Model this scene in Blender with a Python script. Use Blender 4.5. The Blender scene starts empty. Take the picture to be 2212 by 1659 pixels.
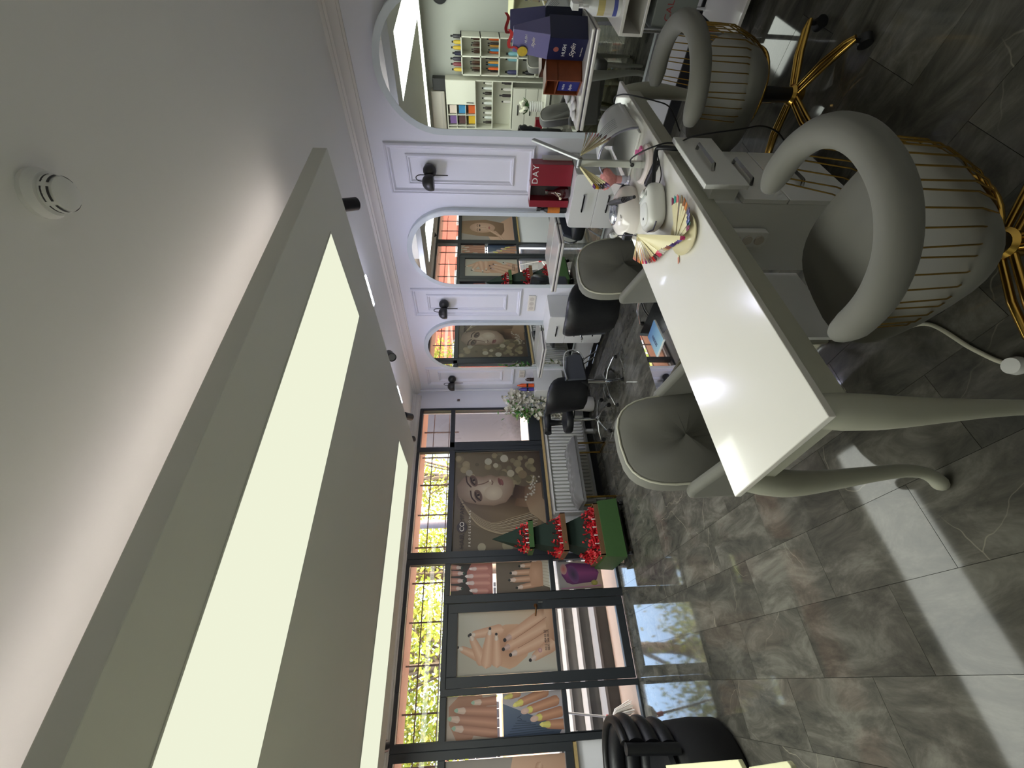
import bpy, math, random
from mathutils import Vector, Matrix
random.seed(7)
S = bpy.context.scene
COL = S.collection
PI = math.pi

# ---------------------------------------------------------------- camera
YAW, PITCH, ROLL, FPX = math.radians(35.667), math.radians(-4.168), math.radians(-0.602), 900.0
fw = Vector((math.sin(YAW)*math.cos(PITCH), math.cos(YAW)*math.cos(PITCH), math.sin(PITCH)))
rt = Vector((math.cos(YAW), -math.sin(YAW), 0)); up = rt.cross(fw)
rt2 = rt*math.cos(ROLL)+up*math.sin(ROLL); up2 = -rt*math.sin(ROLL)+up*math.cos(ROLL)
cam_d = bpy.data.cameras.new('camera'); cam = bpy.data.objects.new('camera', cam_d); COL.objects.link(cam)
cx_, cy_, cz_ = -up2, rt2, -fw            # the phone was held sideways: image right is the room's down
cam.matrix_world = Matrix(((cx_.x, cy_.x, cz_.x, 0), (cx_.y, cy_.y, cz_.y, 0), (cx_.z, cy_.z, cz_.z, 1.6), (0, 0, 0, 1)))
cam_d.sensor_fit = 'HORIZONTAL'; cam_d.sensor_width = 36; cam_d.lens = FPX/2212*36
cam_d.clip_start = 0.02; cam_d.clip_end = 200
S.camera = cam
# ---------------------------------------------------------------- view, sky, sun
S.view_settings.view_transform = 'Standard'; S.view_settings.look = 'None'
S.view_settings.gamma = 1; S.view_settings.exposure = 0.42; S.view_settings.use_curve_mapping = False
W = bpy.data.worlds.new('world'); S.world = W; W.use_nodes = True
nt = W.node_tree; sky = nt.nodes.new('ShaderNodeTexSky'); sky.sky_type = 'NISHITA'; sky.sun_disc = False
sky.sun_elevation = math.radians(48); sky.sun_rotation = math.radians(107); sky.air_density = 1.0; sky.dust_density = 5.0
bg = nt.nodes['Background']; nt.links.new(sky.outputs[0], bg.inputs[0]); bg.inputs[1].default_value = 1.5
sun_d = bpy.data.lights.new('sun', 'SUN'); sun_d.energy = 3.0; sun_d.angle = math.radians(0.6); sun_d.color = (1, .95, .84)
sun = bpy.data.objects.new('sun', sun_d); COL.objects.link(sun)
sun.rotation_euler = Vector((-.9, .28, -1.1)).to_track_quat('-Z', 'Y').to_euler(); sun.location = (9, 3, 12)

# ---------------------------------------------------------------- helpers
def lin(c):
    return tuple(((v/255)/12.92 if v/255 <= .04045 else ((v/255+.055)/1.055)**2.4) for v in c)
MATS = {}
def mat(name, rgb=(200, 200, 200), rough=.5, metal=0, noise=0, nscale=18, bump=0, emit=0, trans=0, coat=0, ior=1.5, attr=False, alpha=1, sheen=0, spec=None):
    if name in MATS: return MATS[name]
    m = bpy.data.materials.new(name); m.use_nodes = True; MATS[name] = m
    n, l = m.node_tree.nodes, m.node_tree.links; p = n['Principled BSDF']
    c = (*lin(rgb), 1)
    p.inputs['Base Color'].default_value = c; p.inputs['Roughness'].default_value = rough
    p.inputs['Metallic'].default_value = metal; p.inputs['IOR'].default_value = ior
    p.inputs['Transmission Weight'].default_value = trans; p.inputs['Coat Weight'].default_value = coat
    p.inputs['Alpha'].default_value = alpha; p.inputs['Sheen Weight'].default_value = sheen
    if spec is not None: p.inputs['Specular IOR Level'].default_value = spec
    if coat: p.inputs['Coat Roughness'].default_value = .05
    if emit:
        p.inputs['Emission Color'].default_value = c; p.inputs['Emission Strength'].default_value = emit
    src = None
    if attr:
        a = n.new('ShaderNodeVertexColor'); a.layer_name = 'Col'; src = a.outputs['Color']
        if name == 'print':            # printed inks: a little duller than the drawing colours
            hs = n.new('ShaderNodeHueSaturation'); hs.inputs['Saturation'].default_value = .86; hs.inputs['Value'].default_value = .74; l.new(src, hs.inputs['Color']); src = hs.outputs[0]
    if noise or bump:
        tc = n.new('ShaderNodeTexCoord'); t = n.new('ShaderNodeTexNoise'); t.inputs['Scale'].default_value = nscale; t.inputs['Detail'].default_value = 5
        l.new(tc.outputs['Object'], t.inputs['Vector'])
        if noise:
            mx = n.new('ShaderNodeMix'); mx.data_type = 'RGBA'; mx.blend_type = 'MULTIPLY'; mx.inputs[0].default_value = 1
            rp = n.new('ShaderNodeMapRange'); rp.inputs[3].default_value = 1-noise; rp.inputs[4].default_value = 1+noise
            l.new(t.outputs[0], rp.inputs[0])
            if src: l.new(src, mx.inputs[6])
            else: mx.inputs[6].default_value = c
            l.new(rp.outputs[0], mx.inputs[7]); src = mx.outputs[2]
        if bump:
            b = n.new('ShaderNodeBump'); b.inputs['Strength'].default_value = bump; b.inputs['Distance'].default_value = .01
            l.new(t.outputs[0], b.inputs['Height']); l.new(b.outputs[0], p.inputs['Normal'])
    if src: l.new(src, p.inputs['Base Color'])
    return m

def V3(*a): return Vector(a)
class MB:
    """collects shapes and links them as ONE mesh object"""
    def __init__(s): s.v = []; s.f = []; s.c = []; s.col = (1, 1, 1)
    def add(s, vs, fs, cols=None):
        o = len(s.v); s.v += [tuple(x) for x in vs]; s.f += [tuple(i+o for i in q) for q in fs]
        s.c += cols if cols else [s.col]*len(vs); return s
    def color(s, rgb): s.col = lin(rgb); return s
    def bx(s, x0, x1, y0, y1, z0, z1):
        return s.add([(x0,y0,z0),(x1,y0,z0),(x1,y1,z0),(x0,y1,z0),(x0,y0,z1),(x1,y0,z1),(x1,y1,z1),(x0,y1,z1)],
                     [(0,3,2,1),(4,5,6,7),(0,1,5,4),(1,2,6,5),(2,3,7,6),(3,0,4,7)])
    def obx(s, c, sz, M=None):
        """box of size sz centred at c, turned by 3x3 matrix / z angle M"""
        if isinstance(M, (int, float)): M = Matrix.Rotation(M, 3, 'Z')
        vs = []
        for z in (-.5,.5):
            for x, y in ((-.5,-.5),(.5,-.5),(.5,.5),(-.5,.5)):
                p = V3(x*sz[0], y*sz[1], z*sz[2])
                vs.append(V3(*c)+(M@p if M else p))
        return s.add(vs, [(0,3,2,1),(4,5,6,7),(0,1,5,4),(1,2,6,5),(2,3,7,6),(3,0,4,7)])
    def tube(s, pts, r, n=8, closed=False, cap=True, flat=1.0, upv=None):
        pts = [V3(*p) for p in pts]; N = len(pts)
        rs = list(r) if isinstance(r, (list, tuple)) else [r]*N
        t0 = None; base = []; u = None
        for i, p in enumerate(pts):
            a = pts[(i-1) % N] if (closed or i > 0) else p; b = pts[(i+1) % N] if (closed or i < N-1) else p
            t = (b-a).normalized()
            if u is None:
                u = V3(*upv) if upv else (V3(0,0,1) if abs(t.z) < .9 else V3(1,0,0))
            u = (u-t*u.dot(t)); u = u.normalized() if u.length > 1e-6 else t.orthogonal().normalized()
            w = t.cross(u)
            base.append([p+(u*math.cos(2*PI*k/n)*flat+w*math.sin(2*PI*k/n))*rs[i] for k in range(n)])
        vs = [q for ring in base for q in ring]; fs = []
        for i in range(N if closed else N-1):
            j = (i+1) % N
            for k in range(n): fs.append((i*n+k, i*n+(k+1) % n, j*n+(k+1) % n, j*n+k))
        if cap and not closed:
            fs.append(tuple(range(n-1, -1, -1))); fs.append(tuple((N-1)*n+k for k in range(n)))
        return s.add(vs, fs)
    def cyl(s, p0, p1, r, r1=None, n=16): return s.tube([p0, p1], [r, r if r1 is None else r1], n)
    def lathe(s, prof, n=24, c=(0,0,0), cap=True, M=None):
        vs = []; fs = []
        for r, z in prof:
            for k in range(n):
                a = 2*PI*k/n; p = V3(r*math.cos(a), r*math.sin(a), z)
                vs.append(V3(*c)+(M@p if M else p))
        for i in range(len(prof)-1):
            for k in range(n): fs.append((i*n+k, i*n+(k+1) % n, (i+1)*n+(k+1) % n, (i+1)*n+k))
        if cap:
            if prof[0][0] > 1e-5: fs.append(tuple(range(n-1, -1, -1)))
            if prof[-1][0] > 1e-5: fs.append(tuple((len(prof)-1)*n+k for k in range(n)))
        return s.add(vs, fs)
    def ball(s, c, r, nu=16, nv=10, M=None, p=1.0):
        """ellipsoid (p<1 gives a boxier superellipsoid)"""
        r = (r, r, r) if isinstance(r, (int, float)) else r
        sg = lambda x: math.copysign(abs(x)**p, x)
        vs = []; fs = []
        for i in range(nv+1):
            t = PI*i/nv-PI/2
            for k in range(nu):
                a = 2*PI*k/nu; q = V3(r[0]*sg(math.cos(t))*sg(math.cos(a)), r[1]*sg(math.cos(t))*sg(math.sin(a)), r[2]*sg(math.sin(t)))
                vs.append(V3(*c)+(M@q if M else q))
        for i in range(nv):
            for k in range(nu): fs.append((i*nu+k, i*nu+(k+1) % nu, (i+1)*nu+(k+1) % nu, (i+1)*nu+k))
        return s.add(vs, fs)
    def prism(s, pts, a0, a1, axis='z'):
        """polygon pts extruded from a0 to a1 along axis; pts are (x,y)|(y,z)|(x,z)"""
        mk = {'z': lambda p, a: (p[0], p[1], a), 'x': lambda p, a: (a, p[0], p[1]), 'y': lambda p, a: (p[0], a, p[1])}[axis]
        n = len(pts); vs = [mk(p, a0) for p in pts]+[mk(p, a1) for p in pts]
        fs = [tuple(range(n-1, -1, -1)), tuple(range(n, 2*n))]+[(i, (i+1) % n, n+(i+1) % n, n+i) for i in range(n)]
        return s.add(vs, fs)
    def strip(s, A, B):
        """quads between two equal-length point lists"""
        n = len(A); return s.add(list(A)+list(B), [(i, i+1, n+i+1, n+i) for i in range(n-1)])
    def grid(s, fn, nu, nv):
        vs = [fn(i/nu, j/nv) for j in range(nv+1) for i in range(nu+1)]
        fs = [(j*(nu+1)+i, j*(nu+1)+i+1, (j+1)*(nu+1)+i+1, (j+1)*(nu+1)+i) for j in range(nv) for i in range(nu)]
        return s.add(vs, fs)
    def build(s, name, m, parent=None, smooth=False, bevel=0, seg=2, loc=None, rot=None, subd=0, solid=0, fix=True, **tags):
        me = bpy.data.meshes.new(name); me.from_pydata(s.v, [], s.f)
        if m.name.startswith('print') or any(n_.type == 'VERTEX_COLOR' for n_ in m.node_tree.nodes):
            a = me.color_attributes.new('Col', 'FLOAT_COLOR', 'POINT')
            a.data.foreach_set('color', [x for c in s.c for x in (c[0], c[1], c[2], 1)])
        me.materials.append(m)
        if fix:
            import bmesh
            b = bmesh.new(); b.from_mesh(me); bmesh.ops.remove_doubles(b, verts=b.verts, dist=1e-6); bmesh.ops.recalc_face_normals(b, faces=b.faces); b.to_mesh(me); b.free()
        if smooth:
            me.polygons.foreach_set('use_smooth', [True]*len(me.polygons)); me.set_sharp_from_angle(angle=math.radians(smooth if smooth > 1 else 45))
        o = bpy.data.objects.new(name, me); COL.objects.link(o)
        if parent: o.parent = parent
        if loc: o.location = loc
        if rot is not None: o.rotation_euler = (0, 0, rot) if isinstance(rot, (int, float)) else rot
        if solid:
            d = o.modifiers.new('solid', 'SOLIDIFY'); d.thickness = solid; d.offset = 0
        if bevel:
            d = o.modifiers.new('bevel', 'BEVEL'); d.width = bevel; d.segments = seg; d.limit_method = 'ANGLE'; d.angle_limit = math.radians(40); d.harden_normals = False
        if subd:
            d = o.modifiers.new('sub', 'SUBSURF'); d.levels = subd; d.render_levels = subd
        tag(o, **tags); return o
def tag(o, label=None, cat=None, group=None, kind=None):
    if label: o['label'] = label
    if cat: o['category'] = cat
    if group: o['group'] = group
    if kind: o['kind'] = kind
    return o
def thing(name, label, cat, loc=(0,0,0), rot=0, group=None, kind=None):
    o = bpy.data.objects.new(name, None); COL.objects.link(o); o.location = loc
    o.rotation_euler = (0, 0, rot) if isinstance(rot, (int, float)) else rot
    o.empty_display_size = .05
    return tag(o, label, cat, group, kind)
def clone(root, loc=None, rot=None, label=None, parent=None):
    r = root.copy(); COL.objects.link(r)
    if parent: r.parent = parent
    if loc: r.location = loc
    if rot is not None: r.rotation_euler = (0, 0, rot) if isinstance(rot, (int, float)) else rot
    if label: r['label'] = label
    for ch in root.children: clone(ch, parent=r)
    return r
def inst(me_obj, name, parent, loc, rot=None, scale=None):
    o = bpy.data.objects.new(name, me_obj.data); COL.objects.link(o); o.parent = parent; o.location = loc
    if rot is not None: o.rotation_euler = (0, 0, rot) if isinstance(rot, (int, float)) else rot
    if scale: o.scale = scale
    for md in me_obj.modifiers:
        if md.type == 'BEVEL':
            d = o.modifiers.new('bevel', 'BEVEL'); d.width = md.width; d.segments = md.segments; d.limit_method = 'ANGLE'
    return o
def text(name, body, size, m, parent, M, extrude=.0004, align='LEFT', shear=0, spacing=1.0):
    cu = bpy.data.curves.new(name, 'FONT'); cu.body = body; cu.size = size; cu.extrude = extrude; cu.align_x = align; cu.shear = shear; cu.space_character = spacing
    cu.resolution_u = 3
    t = bpy.data.objects.new(name, cu); COL.objects.link(t)
    me = bpy.data.meshes.new_from_object(t); bpy.data.objects.remove(t); bpy.data.curves.remove(cu)
    me.name = name; me.materials.clear(); me.materials.append(m)
    o = bpy.data.objects.new(name, me); COL.objects.link(o); o.parent = parent; o.matrix_local = M; return o
def frameM(o, xa, ya):
    """local frame: text runs along xa, its up is ya"""
    xa, ya = V3(*xa).normalized(), V3(*ya).normalized(); za = xa.cross(ya)
    return Matrix(((xa.x, ya.x, za.x, o[0]), (xa.y, ya.y, za.y, o[1]), (xa.z, ya.z, za.z, o[2]), (0, 0, 0, 1)))
def arc(cx, cy, r, a0, a1, n): return [(cx+r*math.cos(a0+(a1-a0)*i/n), cy+r*math.sin(a0+(a1-a0)*i/n)) for i in range(n+1)]
def rrect(x0, x1, y0, y1, r, n=5):
    return arc(x1-r, y1-r, r, 0, PI/2, n)+arc(x0+r, y1-r, r, PI/2, PI, n)+arc(x0+r, y0+r, r, PI, 1.5*PI, n)+arc(x1-r, y0+r, r, 1.5*PI, 2*PI, n)
def bez(p0, p1, p2, p3, n=16):
    P = [V3(*p) for p in (p0, p1, p2, p3)]; out = []
    for i in range(n+1):
        t = i/n; out.append(P[0]*(1-t)**3+P[1]*3*t*(1-t)**2+P[2]*3*t*t*(1-t)+P[3]*t**3)
    return out
def smoothpath(pts, n=6):
    """Catmull-Rom through pts"""
    P = [V3(*p) for p in pts]; out = []
    for i in range(len(P)-1):
        a = P[i-1] if i else P[i]*2-P[i+1]; b, c = P[i], P[i+1]; d = P[i+2] if i+2 < len(P) else P[i+1]*2-P[i]
        for k in range(n):
            t = k/n; out.append(.5*((2*b)+(c-a)*t+(2*a-5*b+4*c-d)*t*t+(3*b-a-3*c+d)*t**3))
    out.append(P[-1]); return out
# ---------------------------------------------------------------- room sizes (metres)
XR, XL, YW, YB, ZC = 3.672, -2.40, 5.28, -0.90, 2.62
ZI = 2.375                                   # underside of the hung ceiling
wallm = mat('wall_paint', (230, 230, 236), .55, noise=.03, nscale=3)
ceilm = mat('ceiling_paint', (236, 235, 231), .7, noise=.03, nscale=2)
islm = mat('hung_ceiling_paint', (214, 214, 206), .6, noise=.03, nscale=2)
framem = mat('anthracite_frame', (44, 48, 53), .42, noise=.08, nscale=30)
lacq = mat('white_lacquer', (216, 213, 205), .16, coat=.4, noise=.015, nscale=6)
mela = mat('white_melamine', (224, 224, 220), .32, noise=.02, nscale=8)
chrome = mat('chrome', (210, 212, 215), .12, metal=1)
blackp = mat('black_plastic', (18, 18, 20), .38, noise=.1)
leather = mat('black_leather', (24, 25, 29), .42, noise=.15, nscale=60, bump=.15)
gold = mat('brass_gold', (196, 158, 78), .2, metal=1, noise=.12, nscale=12)
velvet = mat('grey_velvet', (104, 103, 95), .75, noise=.10, nscale=9, bump=.05, sheen=.08)
legm = mat('grey_green_paint', (170, 170, 154), .4, noise=.04)
whitep = mat('white_plastic', (230, 230, 226), .35, noise=.02)
printm = mat('print', attr=True, rough=.38)
prop = mat('coloured_goods', attr=True, rough=.4)
glassm = bpy.data.materials.new('clear_glass'); glassm.use_nodes = True; MATS['clear_glass'] = glassm
_n, _l = glassm.node_tree.nodes, glassm.node_tree.links; _n.remove(_n['Principled BSDF'])
_t = _n.new('ShaderNodeBsdfTransparent'); _t.inputs[0].default_value = (.93, .95, .94, 1); _g = _n.new('ShaderNodeBsdfGlossy'); _g.inputs['Roughness'].default_value = .02
_w = _n.new('ShaderNodeLayerWeight'); _pw = _n.new('ShaderNodeMath'); _pw.operation = 'POWER'; _pw.inputs[1].default_value = 5; _l.new(_w.outputs['Facing'], _pw.inputs[0])
_f = _n.new('ShaderNodeMath'); _f.operation = 'MULTIPLY_ADD'; _f.inputs[1].default_value = .9; _f.inputs[2].default_value = .035; _l.new(_pw.outputs[0], _f.inputs[0]); _m = _n.new('ShaderNodeMixShader')
_l.new(_f.outputs[0], _m.inputs[0]); _l.new(_t.outputs[0], _m.inputs[1]); _l.new(_g.outputs[0], _m.inputs[2]); _l.new(_m.outputs[0], _n['Material Output'].inputs[0])
mirm = mat('mirror_silver', (236, 240, 238), .0, metal=1)
rimm = mat('frosted_glass_rim', (206, 214, 216), .28, coat=.4, noise=.02)

def light_mat(name, rgb, strength):
    m = bpy.data.materials.new(name); m.use_nodes = True; n, l = m.node_tree.nodes, m.node_tree.links
    n.remove(n['Principled BSDF']); e = n.new('ShaderNodeEmission'); e.inputs[0].default_value = (*lin(rgb), 1); e.inputs[1].default_value = strength
    l.new(e.outputs[0], n['Material Output'].inputs[0]); return m
# ---------------------------------------------------------------- floor: base + one object per tile
def tile_material():
    m = bpy.data.materials.new('polished_grey_marble_tile'); m.use_nodes = True; n, l = m.node_tree.nodes, m.node_tree.links; p = n['Principled BSDF']
    g = n.new('ShaderNodeNewGeometry'); oi = n.new('ShaderNodeObjectInfo')
    sc = n.new('ShaderNodeVectorMath'); sc.operation = 'SCALE'; sc.inputs[0].default_value = (7.3, 3.1, 5.7); l.new(oi.outputs['Random'], sc.inputs['Scale'])
    ad = n.new('ShaderNodeVectorMath'); l.new(g.outputs['Position'], ad.inputs[0]); l.new(sc.outputs[0], ad.inputs[1])
    st = n.new('ShaderNodeVectorMath'); st.operation = 'MULTIPLY'; st.inputs[1].default_value = (2.2, .9, 1); l.new(ad.outputs[0], st.inputs[0])
    n1 = n.new('ShaderNodeTexNoise'); n1.inputs['Scale'].default_value = 3.2; n1.inputs['Detail'].default_value = 9; n1.inputs['Roughness'].default_value = .68; n1.inputs['Distortion'].default_value = .6
    l.new(st.outputs[0], n1.inputs['Vector'])
    cr = n.new('ShaderNodeValToRGB'); l.new(n1.outputs[0], cr.inputs[0])
    cr.color_ramp.elements[0].position = .30; cr.color_ramp.elements[0].color = (*lin((54, 55, 51)), 1)
    cr.color_ramp.elements[1].position = .72; cr.color_ramp.elements[1].color = (*lin((118, 116, 107)), 1)
    e = cr.color_ramp.elements.new(.5); e.color = (*lin((84, 82, 75)), 1)
    # thin pale veins
    n2 = n.new('ShaderNodeTexNoise'); n2.inputs['Scale'].default_value = 2.0; n2.inputs['Detail'].default_value = 4; l.new(ad.outputs[0], n2.inputs['Vector'])
    mx = n.new('ShaderNodeVectorMath'); mx.operation = 'MULTIPLY_ADD'; mx.inputs[1].default_value = (.35, .35, .35); l.new(n2.outputs['Color'], mx.inputs[0]); l.new(ad.outputs[0], mx.inputs[2])
    vo = n.new('ShaderNodeTexVoronoi'); vo.feature = 'DISTANCE_TO_EDGE'; vo.inputs['Scale'].default_value = 2.1; l.new(mx.outputs[0], vo.inputs['Vector'])
    mr = n.new('ShaderNodeMapRange'); mr.inputs[1].default_value = 0; mr.inputs[2].default_value = .006; mr.inputs[3].default_value = 1; mr.inputs[4].default_value = 0; l.new(vo.outputs['Distance'], mr.inputs[0])
    n3 = n.new('ShaderNodeTexNoise'); n3.inputs['Scale'].default_value = 1.7; l.new(ad.outputs[0], n3.inputs['Vector'])
    ms = n.new('ShaderNodeMapRange'); ms.inputs[1].default_value = .52; ms.inputs[2].default_value = .70; l.new(n3.outputs[0], ms.inputs[0])
    mu = n.new('ShaderNodeMath'); mu.operation = 'MULTIPLY'; l.new(mr.outputs[0], mu.inputs[0]); l.new(ms.outputs[0], mu.inputs[1])
    mi = n.new('ShaderNodeMix'); mi.data_type = 'RGBA'; l.new(mu.outputs[0], mi.inputs[0]); l.new(cr.outputs[0], mi.inputs[6]); mi.inputs[7].default_value = (*lin((150, 145, 128)), 1)
    ton = n.new('ShaderNodeMapRange'); ton.inputs[3].default_value = .78; ton.inputs[4].default_value = 1.16; l.new(oi.outputs['Random'], ton.inputs[0])
    mm = n.new('ShaderNodeMix'); mm.data_type = 'RGBA'; mm.blend_type = 'MULTIPLY'; mm.inputs[0].default_value = 1; l.new(mi.outputs[2], mm.inputs[6]); l.new(ton.outputs[0], mm.inputs[7])
    l.new(mm.outputs[2], p.inputs['Base Color']); p.inputs['Roughness'].default_value = .055; p.inputs['IOR'].default_value = 1.5; p.inputs['Specular IOR Level'].default_value = .33
    nb = n.new('ShaderNodeTexNoise'); nb.inputs['Scale'].default_value = 4; l.new(ad.outputs[0], nb.inputs['Vector'])
    bu = n.new('ShaderNodeBump'); bu.inputs['Strength'].default_value = .05; bu.inputs['Distance'].default_value = .004; l.new(nb.outputs[0], bu.inputs['Height']); l.new(bu.outputs[0], p.inputs['Normal'])
    return m
tilem = tile_material()
grout = mat('dark_grout', (58, 56, 52), .8)
floor = MB().bx(XL, XR, YB, YW+.02, -.14, -.009).build('floor', grout, kind='structure')
TW, TL = .2955, .60
t0 = MB().bx(-TW/2+.0008, TW/2-.0008, -TL/2+.0008, TL/2-.0008, -.009, 0).build('tile', tilem, floor)
first = True; k0 = -9
for k in range(-9, 14):
    xa = -.058+TW*k; xb = xa+TW
    if xb < XL+.02 or xa > XR-.02: continue
    off = 1.725+(.30 if k % 2 else 0)
    for j in range(-7, 8):
        ya = off+TL*j; yb = ya+TL
        if ya < YB-.3 or ya > YW-.05: continue
        x0, x1, y0, y1 = max(xa, XL), min(xb, XR), max(ya, YB), min(yb, YW+.02)
        if x1-x0 < .03 or y1-y0 < .03: continue
        o = t0 if first else bpy.data.objects.new('tile', t0.data)
        if not first: COL.objects.link(o); o.parent = floor
        first = False
        o.location = ((x0+x1)/2, (y0+y1)/2, 0); o.scale = ((x1-x0)/TW, (y1-y0)/TL, 1)
        o.rotation_euler = (random.gauss(0, .0011), random.gauss(0, .0013), 0)
# ---------------------------------------------------------------- walls, ceilings, trims
MB().bx(XR, XR+.14, YB-.1, YW+.14, -.1, ZC+.2).build('wall_right', wallm, kind='structure')
MB().bx(XL-.14, XL, YB-.1, YW+.14, -.1, ZC+.2).build('wall_left', mat('left_wall_paint', (190, 193, 186), .6, noise=.03, nscale=3), kind='structure')
MB().bx(XL, XR, YB-.14, YB, -.1, ZC+.2).build('wall_back', mat('back_wall_paint', (230, 230, 228), .6, noise=.03, nscale=3), kind='structure')
fm = MB()
fm.bx(3.34, XR, YW, YW+.14, -.1, ZC+.2)                       # white strip by the mirror wall
fm.bx(XL, 3.34, YW, YW+.14, 2.50, ZC+.2)                      # above the glazing
fm.bx(1.235, 3.34, YW, YW+.14, -.1, .745)                     # under the big windows
fm.bx(XL, -.495, YW, YW+.14, -.1, .76)
fm.bx(XL, -2.15, YW, YW+.14, .76, 2.5)
fm.build('wall_front', wallm, kind='structure')
MB().bx(XL-.14, XR+.14, YB-.14, YW+.14, ZC, ZC+.2).build('ceiling', ceilm, kind='structure')
isl = MB().bx(-1.95, 2.27, 1.072, 4.315, ZI, 2.448).build('ceiling_island', islm, bevel=.004, kind='structure')
MB().bx(-1.55, 1.93, 1.42, 3.97, 2.448, ZC).build('hanger_core', ceilm, isl)
cornm = mat('cornice_plaster', (226, 221, 216), .55)
pr = [(0, 2.505), (.018, 2.505), (.018, 2.522), (.03, 2.524), (.034, 2.545), (.05, 2.565), (.074, 2.578), (.078, 2.594), (.092, 2.596), (.092, 2.62), (0, 2.62)]
MB().prism([(XR-d, z) for d, z in pr], YB, YW-.0, 'y').build('trim_1', cornm, kind='structure', smooth=30)
MB().prism([(YW-d*.9, z) for d, z in pr], XL, XR-.09, 'x').build('trim_2', cornm, kind='structure', smooth=30)
MB().bx(XR-.015, XR, YB, YW-.001, 0, .085).build('baseboard_right', mat('black_skirting', (34, 34, 38), .3), kind='structure')
MB().bx(1.24, XR-.02, YW-.012, YW, 0, .085).build('baseboard_front', MATS['black_skirting'], kind='structure')
MB().tube([(XR-.03, YW-.06, .09), (XR-.03, YW-.06, 2.52)], .016, 10).cyl((XR-.03, YW-.06, 1.62), (XR-.03, YW-.06, 1.64), .021, n=10).build(
    'heating_pipe', mat('pipe_paint', (224, 224, 228), .4), smooth=60, label='thin white pipe running up the corner behind the far sconce', cat='pipe')
# picture-frame mouldings on the mirror wall
mould = mat('moulding_white', (228, 228, 236), .5)
tn = 3
def moulding(y0, y1, z0, z1, w, d):
    global tn
    b = MB(); prof = [(0, 0), (w*.12, d*.7), (w*.35, d), (w*.5, d*.62), (w*.72, d*.7), (w, 0)]
    for (ax, ay, bx_, by_) in ((y0, z0, y1, z0), (y1, z0, y1, z1), (y1, z1, y0, z1), (y0, z1, y0, z0)):
        sy = 1 if (ax+bx_)/2 < (y0+y1)/2 else -1; sz = 1 if (ay+by_)/2 < (z0+z1)/2 else -1
        A, B = [], []
        for t, h in prof:
            def inn(px, py): return (XR-h, px+(t if px == y0 else -t), py+(t if py == z0 else -t))
            A.append(inn(ax, ay)); B.append(inn(bx_, by_))
        b.strip(A, B)
    b.build('trim_%d' % tn, mould, kind='structure', smooth=35, fix=True); tn += 1
for y0, y1 in ((1.667, 2.112), (3.237, 3.666), (4.69, 5.10)):
    moulding(y0, y1, 1.118, 2.395, .05, .026)
    moulding(y0+.09, y1-.09, 1.29, 2.23, .04, .02)
# ---------------------------------------------------------------- glazed front
def bars(n, rects, name='frame', parent=None, y0=5.245, y1=5.325, kind=None):
    b = MB()
    for x0, x1, z0, z1 in rects: b.bx(x0, x1, y0, y1, z0, z1)
    return b.build(name, framem, parent, bevel=.004, seg=1, kind=kind)
def window(n, frame_rects, pane_rects, door=False):
    w = thing(('door_%d' if door else 'window_%d') % n, None, None, kind='structure')
    bars(n, frame_rects, 'frame', w)
    for x0, x1, z0, z1 in pane_rects:
        MB().bx(x0-.005, x1+.005, 5.288, 5.294, z0-.005, z1+.005).build('pane', glassm, w)
    return w
# narrow side window
window(1, [(3.30, 3.34, .76, 2.50), (2.70, 2.775, .76, 2.05), (2.645, 2.70, .76, 1.99), (2.775, 3.30, .76, .93), (2.645, 3.30, 1.99, 2.05), (2.63, 2.70, 2.05, 2.50), (2.70, 3.30, 2.46, 2.50)],
       [(2.775, 3.30, .93, 1.99), (2.70, 3.30, 2.05, 2.46)])
# wide window with the salon poster
window(2, [(2.625, 2.645, .76, 1.98), (1.235, 1.305, .76, 2.50), (1.305, 2.625, .76, .80), (1.305, 2.645, 1.98, 2.05), (1.305, 2.63, 2.46, 2.50)],
       [(1.305, 2.625, .80, 1.98), (1.305, 2.63, 2.05, 2.46)])
window(3, [(1.172, 1.235, 0, 2.50), (.75, .832, 0, 2.05), (.832, 1.172, 1.985, 2.05), (.832, 1.172, .77, .825), (.832, 1.172, 0, .03), (.75, 1.172, 2.46, 2.50)],
       [(.832, 1.172, .825, 1.985), (.832, 1.172, .03, .77)])
dr = window(1, [(-.085, -.03, 0, 2.05), (-.03, .75, 2.0, 2.05), (-.03, .75, 2.46, 2.5)], [(-.43, 1.172, 2.05, 2.46)], True)
leaf = bars(0, [(-.026, .073, .02, 1.998), (.655, .746, .02, 1.998), (.073, .655, 1.89, 1.998), (.073, .655, .80, .836), (.073, .655, .02, .105)], 'door_leaf', dr, 5.25, 5.315)
MB().bx(.07, .66, 5.28, 5.286, .10, .80).build('pane', glassm, leaf)
MB().bx(.07, .66, 5.28, 5.286, .836, 1.89).build('pane', glassm, leaf)
hb = MB(); hb.tube([(.69, 5.25, 1.02), (.69, 5.20, 1.02), (.665, 5.19, 1.02), (.58, 5.19, 1.035)], .009, 8); hb.cyl((.69, 5.25, 1.02), (.69, 5.243, 1.02), .02)
hb.build('door_handle', mat('bronze', (120, 84, 52), .3, metal=1), leaf, smooth=50)
MB().bx(.715, .728, 5.235, 5.25, .94, .99).build('lock_plate', chrome, leaf)
window(4, [(-.49, -.43, 0, 2.50), (-.43, -.085, 1.985, 2.05), (-.43, -.085, .77, .82), (-.43, -.085, 0, .022), (-.43, -.03, 2.46, 2.5)],
       [(-.43, -.085, .82, 1.985), (-.43, -.085, .022, .77)])
window(5, [(-.56, -.49, .76, 2.50), (-2.15, -2.08, .76, 2.50), (-2.08, -.56, 1.98, 2.05), (-2.08, -.56, .76, .84), (-2.08, -.56, 2.46, 2.5)],
       [(-2.08, -.56, .84, 1.98), (-2.08, -.56, 2.05, 2.46)])
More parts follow.
